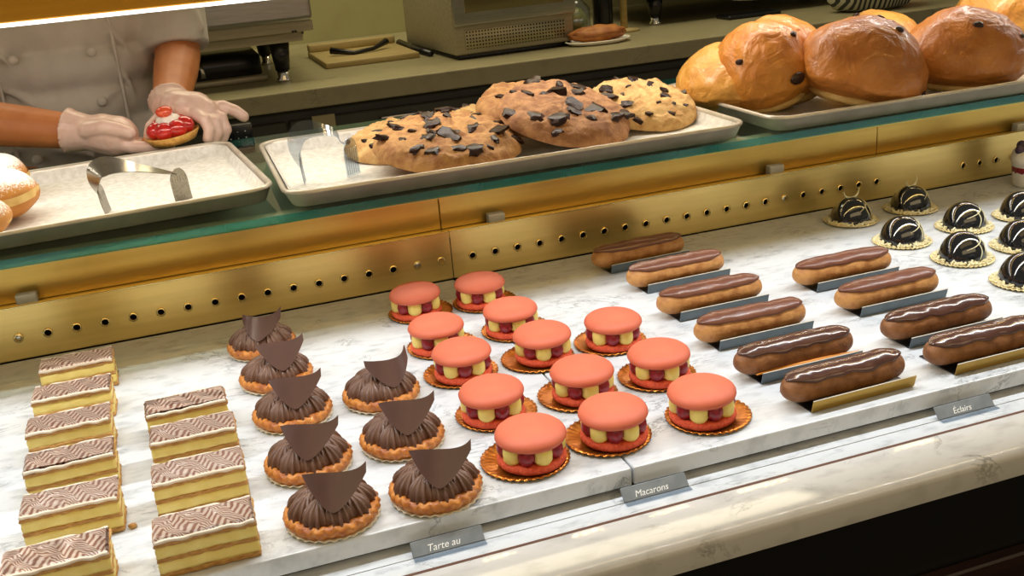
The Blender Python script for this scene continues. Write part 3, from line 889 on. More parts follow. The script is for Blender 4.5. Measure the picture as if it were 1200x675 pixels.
# ------------------------------------------------------------------ eclairs
def eclair_surface(u, a, L, W, H, seed, off=0.0):
    """u 0..1 along, a angle (0 = +y side, pi/2 = top)"""
    s = 2*u-1
    e = max(0.0, 1-abs(s)**7)**.5
    e = max(e, .0)
    bumps = 1+.05*nz(u*5, seed, 0)+.03*nz(u*14, a*1.5, seed)
    w = (W/2*bumps*e+off); h = (H/2*bumps*e+off)
    z = h*math.sin(a)
    if math.sin(a) < 0: z = -h*(abs(math.sin(a))**.8)*.86
    bend = .0022*nz(u*2.2, seed+7, 1)
    return Vector((s*(L/2+off*.5), w*math.cos(a)+bend, z + H*.46))
def make_eclair(label, seed, body_m, glaze_m, lip_m, cut=False):
    t = thing('chocolate_eclair', label, 'eclair', group='chocolate eclairs on folded cards')
    L, W, H = .134, .0320, .0315
    bm = bmesh.new(); nu, na = 48, 28
    g = []
    for i in range(nu+1):
        u = .5-.5*math.cos(PI*i/nu)
        g.append([bm.verts.new(eclair_surface(u, 2*PI*j/na, L, W, H, seed)+Vector((0, 0, .0022))) for j in range(na)])
    for i in range(nu):
        for j in range(na): bm.faces.new((g[i][j], g[i+1][j], g[i+1][(j+1) % na], g[i][(j+1) % na]))
    bmesh.ops.remove_doubles(bm, verts=bm.verts, dist=1e-5)
    obj('choux_body', bm, body_m, t)
    bm = bmesh.new(); nv = 18; g = []
    for i in range(nu+1):
        q = .5-.5*math.cos(PI*i/nu); u = .035+.935*q
        wv = .10 if glaze_m is M['glaze'] else .26; lo = math.radians(33)-wv*nz(u*7, seed, 3); hi = PI-math.radians(33)+wv*nz(u*7, seed, 8)
        endk = min(1.0, math.sqrt(max(0, 1-abs(2*q-1)**6)))
        mid = PI/2; lo = mid-(mid-lo)*endk; hi = mid+(hi-mid)*endk
        row = []
        for j in range(nv+1):
            v = j/nv; a = lo+(hi-lo)*v
            th = .0013*min(1, 6*min(v, 1-v)+.35) + .0007*nz(u*16, a*2, seed+4)
            row.append(bm.verts.new(eclair_surface(u, a, L, W, H, seed, th)+Vector((0, 0, .0022))))
        g.append(row)
    for i in range(nu):
        for j in range(nv): bm.faces.new((g[i][j], g[i+1][j], g[i+1][j+1], g[i][j+1]))
    bmesh.ops.remove_doubles(bm, verts=bm.verts, dist=2e-5)
    bmesh.ops.solidify(bm, geom=list(bm.faces), thickness=.0009)
    obj('chocolate_glaze', bm, glaze_m, t)
    # folded card: base under the eclair, front lip turned up
    c = obj('card_base', bev_box(-.050, .064, -.0205, .030 if lip_m is M['cardgold'] else .012, .0003, .0011, .0002, 1), M['cardblack'], t, smooth=False)
    Ml = Matrix.Translation((0, -.0205, .0006)) @ Matrix.Rotation(math.radians(14), 4, 'X')
    b = bev_box(-.050, .064, -.0009, 0, 0, .0125, .0002, 1, Ml)
    l = obj('card_lip', b, lip_m, c, smooth=False)
    b = bev_box(-.050, .064, -.0010, .0001, .0125, .0130, .0001, 1, Ml); obj('cut_edge', b, M['cardcore'], c, smooth=False)
    if cut:
        b = bmesh.new()
        pts = [(x, -W/2*.93-.0006, .0088+.0006*nz(x*60, 1, 2)) for x in [-.052+.118*i/20 for i in range(21)]]
        tube(b, pts, [.0028*math.sin(PI*(i+.8)/21.6)+.0004 for i in range(21)], 8, sq=1.0); obj('orange_filling', b, mat('orange_cream', lin(226,142,40), rough=.4), t)
    return t
A = (M['eclair'], M['glaze'], M['cardgrey'])
B_ = (M['eclair_dark'], M['glaze_dark'], M['cardgrey'])
G_ = (M['eclair_dark'], M['glaze_dark'], M['cardgold'])
ec = [
    (.550, .485, 'rearmost eclair of the longer row, lying against the gold panel', A, .02, 0),
    (.558, .393, 'second eclair from the gold panel in the longer row', A, .01, 0),
    (.550, .292, 'third eclair from the gold panel in the longer row, pale pastry with thin glaze', A, .0, 0),
    (.5475, .199, 'fourth eclair from the gold panel in the longer row, left of the macarons\' end', A, .0, 0),
    (.543, .109, 'eclair with an orange filling line along its side, second from the front', B_, .0, 1),
    (.550, .037, 'frontmost eclair of the longer row, on a card with a gold lip', G_, .02, 0),
    (.7306, .2925, 'rearmost eclair of the shorter row, below the black glazed domes', A, .0, 0),
    (.7265, .204, 'second eclair from the back in the shorter row, with smooth matte glaze', A, .0, 0),
    (.7163, .110, 'third eclair from the back in the shorter row, with wavy shiny glaze', B_, .0, 0),
    (.712, .039, 'frontmost eclair of the shorter row, on a gold lipped card at the right edge', G_, .0, 0),
]
ec[3] = (.5475, .199, 'fourth eclair from the gold panel in the longer row, with a wide matte glaze', A, .0, 0)
for i, (x, y, lb, mm, rz, cut) in enumerate(ec):
    o = make_eclair(lb, i*2.3+.7, *mm, cut=bool(cut)); o.location = (x, y, .0002); o.rotation_euler = (0, 0, rz)

# ------------------------------------------------------------------ black domes
def make_dome(label, seed, curl):
    t = thing('black_glazed_dome', label, 'dome cake', group='black glazed dome cakes')
    obj('gold_plate', doily_bm(.0375, 40), mat('pale_gold_plate', lin(226,206,150), rough=.35, metal=.4) if 'pale_gold_plate' not in MATS else MATS['pale_gold_plate'], t)
    b = bmesh.new(); r, h = .0285, .0345
    lathe(b, [(0, .0012), (r, .0012)]+[(r*math.cos(a)**.92 if a < PI/2-.01 else 0, .0012+h*math.sin(a)) for a in [PI/2*i/16 for i in range(1, 17)]], 48)
    obj('glazed_dome', b, M['dome'], t)
    rr = random.Random(seed); b = bmesh.new()
    for i in range(190):
        a = rr.uniform(0, 2*PI); q = rr.uniform(.0285, .0340)
        Mx = Matrix.Translation((q*math.cos(a), q*math.sin(a), .0026+rr.uniform(0, .0035)*(1-(q-.0285)/.008))) @ Matrix.Rotation(rr.uniform(0, 6), 4, (rr.uniform(-1, 1), rr.uniform(-1, 1), 1))
        w, l = rr.uniform(.0008, .0013), rr.uniform(.0018, .0034)
        add_box(b, -l, l, -w, w, -w, w, Mx)
    o = obj('white_chocolate_crumbs', b, M['whitechoc'], t, smooth=False); o['kind'] = 'stuff'
    b = bmesh.new()
    for k_, (a0, a1, e0, e1) in enumerate(((-1.9, -.5, .55, 1.0), (-1.2, -1.35, .95, .15), (-.6, -.9, .9, .35))):
        pts = []
        for i in range(12):
            s = i/11; a = a0+(a1-a0)*s+.1*math.sin(5*s+seed); e = e0+(e1-e0)*s
            pts.append(((r+.0002)*math.cos(e)**.92*math.cos(a), (r+.0002)*math.cos(e)**.92*math.sin(a), .0012+(h+.0002)*math.sin(e)))
        tube(b, pts, [.0002+.0005*math.sin(PI*(i+.5)/12) for i in range(12)], 6)
    obj('white_lines', b, M['whitechoc'], t)  # thin white lines laid over the dome
    if curl:
        b = bmesh.new(); pts = []
        for i in range(17):
            a = PI*1.06+PI*.92*i/16
            pts.append((.0140*math.cos(a), .002*math.sin(a*2), .0140*math.sin(a)+.0485))
        tube(b, pts, [.0002+.0016*math.sin(PI*(i+.4)/16.8) for i in range(17)], 8)
        obj('chocolate_curl', b, M['whitechoc'], t)
    return t
dm = [
    (.8841, .4874, 'black dome cake with a white curl, rearmost left one near the gold panel', 1),
    (.9874, .4893, 'black dome cake with a white curl, under the hole-free stretch of the gold panel', 1),
    (.8814, .3738, 'black dome cake behind the eclairs, in front of the curl-topped left one', 0),
    (.9878, .3806, 'black dome cake second from the gold panel in the middle file', 0),
    (.8969, .2792, 'black dome cake nearest the short eclair row', 0),
    (1.082, .3780, 'black dome cake cut by the right edge, highest of those cut', 0),
    (.9877, .2783, 'black dome cake cut by the right edge, middle of those cut', 0),
    (.8980, .1798, 'black dome cake cut by the right edge, lowest of those cut', 0),
]
dp = {}
for i, (x, y, lb, cu) in enumerate(dm):
    key = cu
    if key not in dp:
        dp[key] = make_dome(lb, i+3, cu); dp[key].location = (x, y, .0002); dp[key].rotation_euler = (0, 0, .2)
    else: dup(dp[key], lb, (x, y, .0002), RND.uniform(-.3, .6))

# parfait cup
t = thing('berry_parfait', 'white layered dessert cup with a red band and dark berries at the right edge', 'dessert', (1.2080, .495, .0002))
b = bmesh.new(); lathe(b, [(0, .0002), (.022, .0002), (.0235, .003), (.0255, .023), (.0255, .0235)], 28); obj('cream_cup', b, M['whip'], t)
b = bmesh.new(); lathe(b, [(.0256, .0230), (.0266, .0345), (0, .0345)], 48, lambda r, z, th: (r*math.cos(th), r*math.sin(th), z+.0022*math.sin(14*th) if r > 0 else z), cap=True); obj('red_band', b, M['rasp'], t)
b = bmesh.new(); lathe(b, [(0, .031), (.0268, .031), (.0285, .046), (.026, .053), (.014, .058), (0, .059)], 28); obj('cream_top', b, M['whip'], t)
for a, rr_, zz in ((PI*.98, .022, .057), (PI*1.35, .016, .061), (0, .012, .062), (2.0, .016, .060)):
    b = bmesh.new(); ball(b, (rr_*math.cos(a), rr_*math.sin(a), zz), .0070); obj('dark_berry', b, M['tick'], t)

# crumbs on the deck
for i, (x, y, s) in enumerate(((-.0935, .098, .0035), (.60, .531, .002), (.487, -.0105+.02, .0))):
    if s:
        b = bmesh.new(); ball(b, (0, 0, s*.6), (s, s*.8, s*.6), fn=lambda p: 1+.3*nz(p.x*3, p.y*3, p.z*3+i))
        o = obj('pastry_crumb', b, M['puff']); o.location = (x, y, .0002)
        tag(o, ['flaky pastry crumb right of the left mille feuille column', 'tiny crumb on the deck behind the eclairs'][i], 'crumb', 'crumbs on the marble deck')

# ------------------------------------------------------------------ price tags
def price_tag(x, w, text, label, dy=0):
    t = thing('price_tag', label, 'sign', (x, -.0150, -.0221), 0, 'slate price tags in the ledge groove')
    Mt = Matrix.Rotation(math.radians(-42), 4, 'X')
    b = bev_box(-w/2, w/2, -.0011, 0, 0, .0128, .0006, 1, Mt); obj('slate_plaque', b, M['slate'], t, smooth=False)
    cu = bpy.data.curves.new('lettering', 'FONT'); cu.body = text; cu.size = .0080; cu.align_x = 'CENTER'; cu.shear = .25; cu.extrude = .0001
    q = bpy.data.objects.new('lettering', cu); COL.objects.link(q)
    dg = bpy.context.evaluated_depsgraph_get(); me = bpy.data.meshes.new_from_object(q.evaluated_get(dg)); bpy.data.objects.remove(q)
    me.materials.clear(); me.materials.append(M['chalk'])
    q = bpy.data.objects.new('lettering', me); COL.objects.link(q); q.parent = t
    q.matrix_local = Mt @ Matrix.Translation((-.004, -.0014, .0022)) @ Matrix.Rotation(PI/2, 4, 'X')
    b = bev_box(-w/2, w/2, -.0070, -.0012, .0002, .0012, .0003, 1); obj('holder_foot', b, M['clearplastic'], t, smooth=False)
    return t
price_tag(.1450, .060, 'Tarte au', 'grey price tag lettered Tarte au, in the ledge groove below the chocolate tarts')
price_tag(.3285, .061, 'Macarons', 'grey price tag lettered Macarons, just right of the slab joint')
price_tag(.6490, .064, 'Éclairs', 'grey price tag lettered Éclairs, at the right below the eclairs')

# ------------------------------------------------------------------ cookies
def cookie_mesh(r, th, seed):
    bm = bmesh.new(); nr, na = 34, 110
    rings = [[bm.verts.new((0, 0, th))]]
    def edge(t): return 1+.05*nz(math.cos(t)*1.6, math.sin(t)*1.6, seed)+.02*nz(math.cos(t)*5, math.sin(t)*5, seed)
    def top(q, t):
        x, y = q*math.cos(t), q*math.sin(t)
        z = th*(max(0, 1-q**6))**.5*(.86+.14*(1-q*q))
        z += (.0050*nz(x*3.0, y*3.0, seed)+.0042*nz(x*7, y*7, seed+2)-.0030*abs(nz(x*11, y*11, seed+3))+.0018*nz(x*19, y*19, seed+5))*min(1, (1-q)*6+.3)
        return z
    for i in range(1, nr+1):
        q = math.sin(PI/2*i/nr)
        rings.append([bm.verts.new((q*r*edge(2*PI*j/na)*math.cos(2*PI*j/na), q*r*edge(2*PI*j/na)*math.sin(2*PI*j/na), max(.0012, top(q, 2*PI*j/na)))) for j in range(na)])
    rings.append([bm.verts.new((.93*r*edge(2*PI*j/na)*math.cos(2*PI*j/na), .93*r*edge(2*PI*j/na)*math.sin(2*PI*j/na), 0)) for j in range(na)])
    for a, b in zip(rings[:-1], rings[1:]):
        for j in range(na):
            k_ = (j+1) % na
            if len(a) == 1: bm.faces.new((a[0], b[j], b[k_]))
            else: bm.faces.new((a[j], b[j], b[k_], a[k_]))
    bm.faces.new(list(reversed(rings[-1])))
    return bm, top, edge
def make_cookie(label, r, th, seed, m, loc, rot, nch=17):
    t = thing('chocolate_chunk_cookie', label, 'cookie', loc, 0, 'large chocolate chunk cookies')
    t.rotation_mode = 'ZYX'; t.rotation_euler = rot
    bm, top, edge = cookie_mesh(r, th, seed)
    obj('cookie_base', bm, m, t)
    rr = random.Random(seed*10+1); pts = []
    tries = 0
    while len(pts) < nch and tries < 900:
        tries += 1
        q = math.sqrt(rr.uniform(0, .86)); a = rr.uniform(0, 2*PI)
        if all((q*math.cos(a)-p[0]*math.cos(p[1]))**2+(q*math.sin(a)-p[0]*math.sin(p[1]))**2 > .045 for p in pts): pts.append((q, a))
    for q, a in pts:
        e = edge(a); s = rr.choice((.007, .010, .012, .014, .017))*rr.uniform(.9, 1.1)*r/.09
        b = bmesh.new()
        ball(b, (0, 0, 0), (s, s*rr.uniform(.45, .9), s*.5), u=9, v=6, fn=lambda p, k=rr.uniform(0, 50): .85+.65*nz(p.x*1.5+k, p.y*1.5, p.z*1.5))
        for v in b.verts: v.co.z = max(-s*.35, min(s*.26, v.co.z))
        o = obj('chocolate_chunk', b, M['chunk'], t); sharp(o, 32)
        sl = (top(min(.99, q+.05), a)-top(q-.05, a))/(.1*r)
        o.location = (q*r*e*math.cos(a), q*r*e*math.sin(a), top(q, a)-.0005)
        o.rotation_euler = (rr.uniform(-.3, .3), math.atan(-sl)*.8 if False else rr.uniform(-.3, .3), rr.uniform(0, 6))
    return t
D = math.radians
CZ = TZ+.0006
make_cookie('pale chunk cookie at the left end of the cookie tray, half under the big one', .088, .024, 3, M['cookie_pale'], (.318, .795, CZ+.010), (D(7), D(-3), .4), 14)
make_cookie('small pale chunk cookie lying behind between the two big front cookies', .080, .022, 9, M['cookie_pale'], (.455, .850, CZ+.010), (D(5), 0, 1.0), 9)
make_cookie('largest chunk cookie, lying at the front left beside the clear tongs', .104, .030, 4, M['cookie'], (.354, .682, CZ+.0200), (D(10), D(2), .3), 26)
make_cookie('brown chunk cookie leaning behind the tilted dark one in the middle', .092, .026, 6, M['cookie'], (.520, .765, CZ+.034), (D(17), D(5), 2.0), 12)
make_cookie('dark brown chunk cookie tilted towards the front in the middle of the tray', .100, .029, 11, M['cookie_brown'], (.536, .695, CZ+.034), (D(17), D(8), 1.1), 20)
make_cookie('pale chunk cookie at the right end of the cookie tray', .085, .028, 15, M['cookie_pale'], (.682, .738, CZ+.022), (D(15), D(3), .2), 18)

# ------------------------------------------------------------------ brioche buns
def make_bun(label, size, seed, m, loc, rot, chips=(), name='brioche_bun'):
    t = thing(name, label, 'bun', loc, 0, 'large brioche buns')
    t.rotation_euler = rot
    bm = bmesh.new(); ball(bm, (0, 0, 0), 1.0, u=96, v=60)
    sx, sy, sz = size
    for v in bm.verts:
        p = v.co.copy()
        k = 1+.06*nz(p.x*1.3, p.y*1.3, p.z*1.3+seed)+.030*nz(p.x*3.5, p.y*3.5, p.z*3.5+seed)-.022*max(0, .25-abs(nz(p.x*2.2, p.y*2.2, p.z*2.2+seed*2)))*2+.011*nz(p.x*8, p.y*8, p.z*8+seed)+.006*nz(p.x*17, p.y*17, p.z*17+seed)
        p *= k
        z = p.z if p.z > 0 else p.z*.42
        v.co = (p.x*sx, p.y*sy, z*sz)
    zmin = min(v.co.z for v in bm.verts)
    body = obj('crust', bm, m, t)
    b = bmesh.new(); lathe(b, [(0, zmin-.0005), (.62, zmin-.0005), (.74, zmin*.80), (.62, zmin*.5), (0, zmin*.5)], 40, lambda r, z, th: (r*sx*math.cos(th), r*sy*math.sin(th), z))
    obj('pale_underside', b, M['crumb'], t)
    for (a, e, s) in chips:
        d = Vector((math.cos(e)*math.cos(a), math.cos(e)*math.sin(a), math.sin(e)))
        k = 1+.05*nz(d.x*1.3, d.y*1.3, d.z*1.3+seed)
        b = bmesh.new(); ball(b, (0, 0, 0), (s, s*.7, s*.5), u=10, v=7, fn=lambda p: 1+.2*nz(p.x*2+a, p.y*2, p.z*2))
        o = obj('chocolate_chip', b, M['chunk'], t)
        o.location = (d.x*k*sx, d.y*k*sy, (d.z if d.z > 0 else d.z*.42)*k*sz)
        o.rotation_euler = Vector((d.x/sx, d.y/sy, d.z/sz)).to_track_quat('Z', 'Y').to_euler()
    return t
BZ = .1276+.0016
make_bun('golden brioche bun lying low at the left end of the bun row', (.080, .088, .070), 2, M['bun_gold'], (.850, .775, BZ+.031), (0, D(-6), 0))
make_bun('glossy orange brioche bun leaning on the golden one', (.078, .088, .094), 5, M['bun'], (.893, .730, BZ+.044), (0, D(-14), 0), ((-1.5, .10, .013), (-.9, .75, .008), (-2.6, .6, .007)))
make_bun('chip-studded brioche bun squeezed behind the biggest front bun', (.070, .086, .096), 8, M['bun'], (.946, .752, BZ+.046), (0, D(-16), 0), ((-2.2, .62, .008), (-2.1, .88, .009), (-2.0, .36, .008), (-2.4, 1.1, .008)))
make_bun('biggest brown brioche bun standing at the front of the row', (.100, .094, .089), 12, M['bun_dark'], (1.008, .645, BZ+.045), (D(4), D(12), D(-12)), ((-.9, 1.1, .009), (.9, 1.25, .008), (-.6, -.2, .006)))
make_bun('pale topped brioche bun behind the two front buns', (.082, .085, .078), 15, M['bun_gold'], (1.185, .835, BZ+.036), (0, D(-6), 0), ((-2.2, .9, .009), (2.5, 1.2, .009)))
make_bun('wide brown brioche bun at the front right of the row', (.106, .088, .086), 19, M['bun_dark'], (1.212, .657, BZ+.038), (D(4), D(4), 0), ((-2.0, .9, .009), (-.9, .6, .006)))
make_bun('sugar-crusted brioche bun cut by the right edge behind the wide one', (.092, .088, .108), 23, M['bun_gold'], (1.420, .800, BZ+.048), (0, D(8), 0), ((2.6, .9, .010), (-2.4, .8, .009)))

# ------------------------------------------------------------------ sugared doughnuts
def make_donut(label, loc, seed, r=.052, h=.034):
    t = thing('sugared_doughnut', label, 'doughnut', loc, seed, 'sugared doughnuts')
    bm = bmesh.new(); ball(bm, (0, 0, h), 1.0, u=40, v=26)
    for v in bm.verts:
        p = (v.co-Vector((0, 0, h)))
        k = 1+.05*nz(p.x*1.5, p.y*1.5, p.z*1.5+seed)
        v.co = (p.x*r*k, p.y*r*k, h+p.z*h*k*(1.02 if p.z > 0 else .96))
    obj('sugared_crust', bm, M['donut'], t)
    b = bmesh.new(); lathe(b, [(r*.995, h*.85), (r*1.008, h), (r*.995, h*1.15)], 40, lambda rr, z, th: (rr*math.cos(th), rr*math.sin(th), z+.002*math.sin(3*th)), cap=False)
    obj('pale_band', b, M['crumb'], t)
    return t
make_donut('sugared doughnut at the back of the left tray, partly out of the picture', (-.258, .862, TZ), .3)
make_donut('sugared doughnut in the middle of the left tray, most visible of the three', (-.234, .735, TZ), 1.4)
make_donut('sugared doughnut at the front corner of the left tray, only a corner showing', (-.252, .634, TZ), 2.5, .045, .029)

# ------------------------------------------------------------------ back counter and appliances
CT = .100
bc = thing('back_counter', 'olive stone work counter along the back wall with dark cabinets below', 'counter', (.6, 2.3, FLOOR_Z))
BO = Vector((.6, 2.3, FLOOR_Z))
def bpart(name, bm, m, smooth=False):
    bmesh.ops.translate(bm, vec=-BO, verts=bm.verts); return obj(name, bm, m, bc, smooth=smooth)
bpart('countertop', bev_box(-2.5, 5.0, 1.80, 2.899, CT-.046, CT, .003, 2), M['counter'])
bpart('cabinet_front', bev_box(-2.5, 5.0, 1.85, 2.89, FLOOR_Z, CT-.046, .003, 1), M['darkpanel'])
for x0, x1 in ((-.6, .255), (.262, .80), (.807, 1.40), (1.407, 2.0)):
    d_ = bpart('cabinet_door', bev_box(x0, x1, 1.830, 1.851, FLOOR_Z+.1, CT-.075, .003, 1), M['darkpanel'])
    b = bev_box((x0+x1)/2-.05, (x0+x1)/2+.05, 1.805, 1.832, CT-.10, CT-.09, .002, 1); bmesh.ops.translate(b, vec=-BO, verts=b.verts); obj('handle', b, M['steel'], d_)
b = bev_box(.316, .372, 1.8265, 1.8305, -.012, .030, .001, 1); bpart('cabinet_label', b, mat('beige_label', lin(160,150,110), rough=.6))

# left machine on black tapered legs
t = thing('espresso_machine', 'boxy stainless machine on black tapered legs behind the person', 'coffee machine', (.12, 2.1, CT))
def tp_(name, bm, m, o=(.12, 2.1, CT), par=None, smooth=False):
    bmesh.ops.translate(bm, vec=-Vector(o), verts=bm.verts); return obj(name, bm, m, par or t, smooth=smooth)
tp_('upper_body', bev_box(-.25, .366, 1.92, 2.5, .248, .55, .012, 3), M['steel'], smooth=False)
bb = bmesh.new(); add_box(bb, -.25, .366, 1.94, 2.5, .198, .2475)
bmesh.ops.bevel(bb, geom=[e for e in bb.edges if abs(e.verts[0].co.z-.198) < 1e-5 and abs(e.verts[1].co.z-.198) < 1e-5], offset=.025, segments=5, affect='EDGES')
sharp(tp_('lower_body', bb, mat('satin_steel', lin(178,170,144), lin(160,152,126), rough=.45, metal=.4, scale=20, stretch=(.3, 5, 5)), smooth=True), 40)
for k_ in range(3):
    b = bmesh.new(); ball(b, ((.315, .322, .338)[k_], 1.938, (.224, .224, .219)[k_]), (.003, .002, .003)); tp_('screw', b, M['blackgloss'], smooth=True)
for lx, ly in ((.283, 2.0), (-.17, 2.0), (.283, 2.42), (-.17, 2.42)):
    b = bmesh.new(); lathe(b, [(.018, .128), (.026, .198)], 20, M=Matrix.Translation((lx, ly, 0))); lg = tp_('leg', b, M['blackgloss'], smooth=True)
    b = bmesh.new(); lathe(b, [(.019, .1002), (.019, .106), (.014, .112), (.015, .128)], 20, M=Matrix.Translation((lx, ly, 0))); bmesh.ops.translate(b, vec=-Vector((.12, 2.1, CT)), verts=b.verts); obj('chrome_foot', b, M['chrome'], lg)
t = thing('drip_tray', 'dark low tray with a pale front lip under the stainless machine', 'tray', (.1, 2.15, CT))
b = bev_box(-.16, .248, 2.05, 2.4, CT+.0002, CT+.016, .003, 1); bmesh.ops.translate(b, vec=-Vector((.1, 2.15, CT)), verts=b.verts); obj('tray_body', b, MATS['satin_steel'], t)
b = bev_box(-.15, .238, 2.07, 2.39, CT+.016, CT+.068, .004, 1); bmesh.ops.translate(b, vec=-Vector((.1, 2.15, CT)), verts=b.verts); obj('dark_box', b, M['blackgloss'], t)
b = bmesh.new(); tube(b, [(.08, 2.06, CT+.062), (.09, 2.055, CT+.045), (.09, 2.05, CT+.025)], .006, 10); bmesh.ops.translate(b, vec=-Vector((.1, 2.15, CT)), verts=b.verts); obj('spout', b, M['chrome'], t, smooth=True)

# cutting board with black tool
t = thing('wooden_board', 'pale shallow wooden board with raised back holding a dark tool', 'board', (.542, 2.3, CT), .0)
obj('board_base', bev_box(-.13, .13, -.17, .17, .0002, .016, .003, 2), M['board'], t)
obj('raised_back', bev_box(-.13, .13, .13, .17, .016, .038, .004, 2), M['board'], t)
b = bmesh.new(); tube(b, [(-.09, -.02, .030), (-.03, -.05, .020), (.03, -.03, .023), (.08, .02, .034)], [.010, .006, .006, .010], 8)
o = obj('black_spatula', b, M['blackgloss']); o.location = (.542, 2.3, CT+.0015); tag(o, 'black curved tool lying on the pale wooden board', 'utensil')
b = bmesh.new(); tube(b, [(.687, 2.44, CT+.013), (.692, 2.30, CT+.010), (.702, 2.12, CT+.0085)], [.012, .0095, .008], 8)
tag(obj('black_brush', b, M['blackgloss']), 'black tool lying between the wooden board and the oven', 'utensil')

# oven / microwave with perforated lower front
t = thing('countertop_oven', 'stainless countertop oven with a perforated vent below its door', 'oven', (.73, 1.965, CT), math.radians(3))
obj('oven_body', bev_box(0, .345, 0, .46, .012, .46, .006, 2), MATS['satin_steel'], t)
obj('base_plate', bev_box(.01, .335, .006, .45, .0002, .0125, .002, 1), M['black'], t)
d_ = obj('oven_door', bev_box(-.002, .347, -.016, -.0005, .088, .44, .004, 2), M['steel'], t)
obj('door_window', bev_box(.03, .31, -.0175, -.0155, .12, .40, .001, 1), mat('bronze_glass', lin(120,112,76), rough=.2, metal=.4), d_)
obj('vent_grille', bev_box(.03, .32, -.0022, .0002, .026, .074, .0005, 1), M['grille'], t)

# sandwich plate, glass jar, poles
t = thing('sandwich_plate', 'browned filled loaf on a pale oval plate beside the oven', 'plate', (1.135, 1.965, CT))
b = bmesh.new(); lathe(b, [(0, .0002), (.07, .0002), (.09, .010), (.088, .012), (.068, .004), (0, .004)], 32, lambda r, z, th: (r*1.05*math.cos(th), r*.7*math.sin(th), z)); obj('plate', b, M['whip'], t)
b = bmesh.new(); ball(b, (0, 0, .026), (.082, .045, .022), u=30, v=18, fn=lambda p: 1+.18*nz(p.x*3, p.y*3, p.z*3)); o = obj('browned_loaf', b, M['brownfood']); o.location = (1.135, 1.965, CT); tag(o, 'browned loaf with red filling lying on the pale oval plate', 'bread')
t = thing('glass_canister', 'small glass canister with yellow-green contents behind the browned loaf', 'jar', (1.13, 2.12, CT))
b = bmesh.new(); lathe(b, [(0, .0004), (.044, .0004), (.047, .006), (.047, .085), (.030, .105), (.020, .115), (.024, .125), (0, .128)], 28); obj('jar_body', b, M['clearplastic'], t)
b = bmesh.new(); ball(b, (0, 0, .046), (.040, .040, .042), fn=lambda p: 1+.15*nz(p.x*3, p.y*3, p.z*3)); obj('green_contents', b, M['olive'], t)
t = thing('steel_pole_stand', 'thin pale vertical pole standing behind the browned loaf', 'stand', (1.30, 2.15, CT))
b = bmesh.new(); lathe(b, [(.045, .0002), (.045, .006), (.008, .010)], 20); obj('base', b, M['board'], t)
b = bmesh.new(); tube(b, [(0, 0, .006), (0, 0, .62)], .0105, 12); obj('pole', b, M['board'], t)
t = thing('dark_bottle', 'dark tall bottle standing left of the pale pole', 'bottle', (1.255, 2.20, CT))
b = bmesh.new(); lathe(b, [(0, .0002), (.028, .0002), (.030, .006), (.030, .19), (.014, .235), (.012, .29)], 24); obj('glass_body', b, M['blackgloss'], t)
b = bmesh.new(); lathe(b, [(.013, .288), (.013, .305)], 16); obj('cap', b, M['black'], t)

# dark machine at the right on legs
t = thing('coffee_grinder', 'large dark machine with silver trim on tapered legs at upper right', 'machine', (1.7, 2.35, CT))
o0 = (1.7, 2.35, CT)
def m2(name, bm, m, smooth=False, par=None):
    bmesh.ops.translate(bm, vec=-Vector(o0), verts=bm.verts); return obj(name, bm, m, par or t, smooth=smooth)
m2('dark_body', bev_box(1.37, 2.35, 2.18, 2.75, .182, .55, .012, 3), mat('dark_machine_body', lin(46,42,34), rough=.35))
m2('silver_trim', bev_box(1.68, 2.05, 2.158, 2.181, .186, .192, .001, 1), M['steel'])
for lx in (1.435, 2.25):
    for ly in (2.22, 2.65):
        b = bmesh.new(); lathe(b, [(.018, .126), (.026, .183)], 20, M=Matrix.Translation((lx, ly, 0))); lg = m2('leg', b, M['blackgloss'], True)
        b = bmesh.new(); lathe(b, [(.018, .1002), (.018, .107), (.013, .112), (.014, .127)], 18, M=Matrix.Translation((lx, ly, 0))); bmesh.ops.translate(b, vec=-Vector(o0), verts=b.verts); obj('chrome_foot', b, M['chrome'], lg)
b = bmesh.new(); tube(b, smooth_path([(1.60, 2.17, .20), (1.63, 2.12, .165), (1.70, 2.11, .155), (1.80, 2.12, .150)], 4), .007, 8); m2('steam_wand', b, M['chrome'], True)
b = bev_box(1.62, 1.80, 2.10, 2.18, .1005, .112, .003, 1); m2('drip_plate', b, M['blackgloss'])

# striped cloth bag
t = thing('striped_cloth_bag', 'black and cream striped cloth bag standing on the counter behind the buns', 'bag', (2.01, 1.95, CT))
b = bmesh.new()
lathe(b, [(0, .0004), (.085, .0004), (.118, .010), (.136, .035), (.140, .08), (.132, .14), (.10, .19), (.05, .21), (0, .212)], 40,
      lambda r, z, th: (r*(1+.04*math.sin(5*th))*math.cos(th), r*.62*(1+.05*math.sin(7*th))*math.sin(th), z))
obj('bag_body', b, M['stripes'], t)
b = bmesh.new(); tube(b, smooth_path([(-.05, 0, .205), (-.03, -.01, .26), (.03, -.01, .26), (.05, 0, .205)], 5), .008, 8); obj('carry_handle', b, M['stripes'], t)
# orange box at the right
b = bev_box(2.16, 2.30, 2.05, 2.2, CT+.0005, CT+.05, .008, 2); tag(obj('orange_package', b, mat('orange_box', lin(196,110,40), rough=.5)), 'orange package on the counter right of the striped bag', 'package')

# black card reader near the hand
t = thing('card_terminal', 'black box with painted wet glints standing beside the gloved hand behind the tray', 'device', (.1015, 1.14, .1022))
obj('housing', bev_box(-.024, .024, -.010, .012, 0, .046, .003, 2), M['blackgloss'], t)
for i in range(9):
    b = bmesh.new(); ball(b, (-.015+.013*(i % 3)+.004*nz(i, 1, 2), -.0103, .012+.011*(i//3)+.003*nz(i, 3, 4)), (.0011, .0006, .0011), u=8, v=6); obj('painted_glint', b, M['white'], t)  # white dots stand in for wet glints on the housing

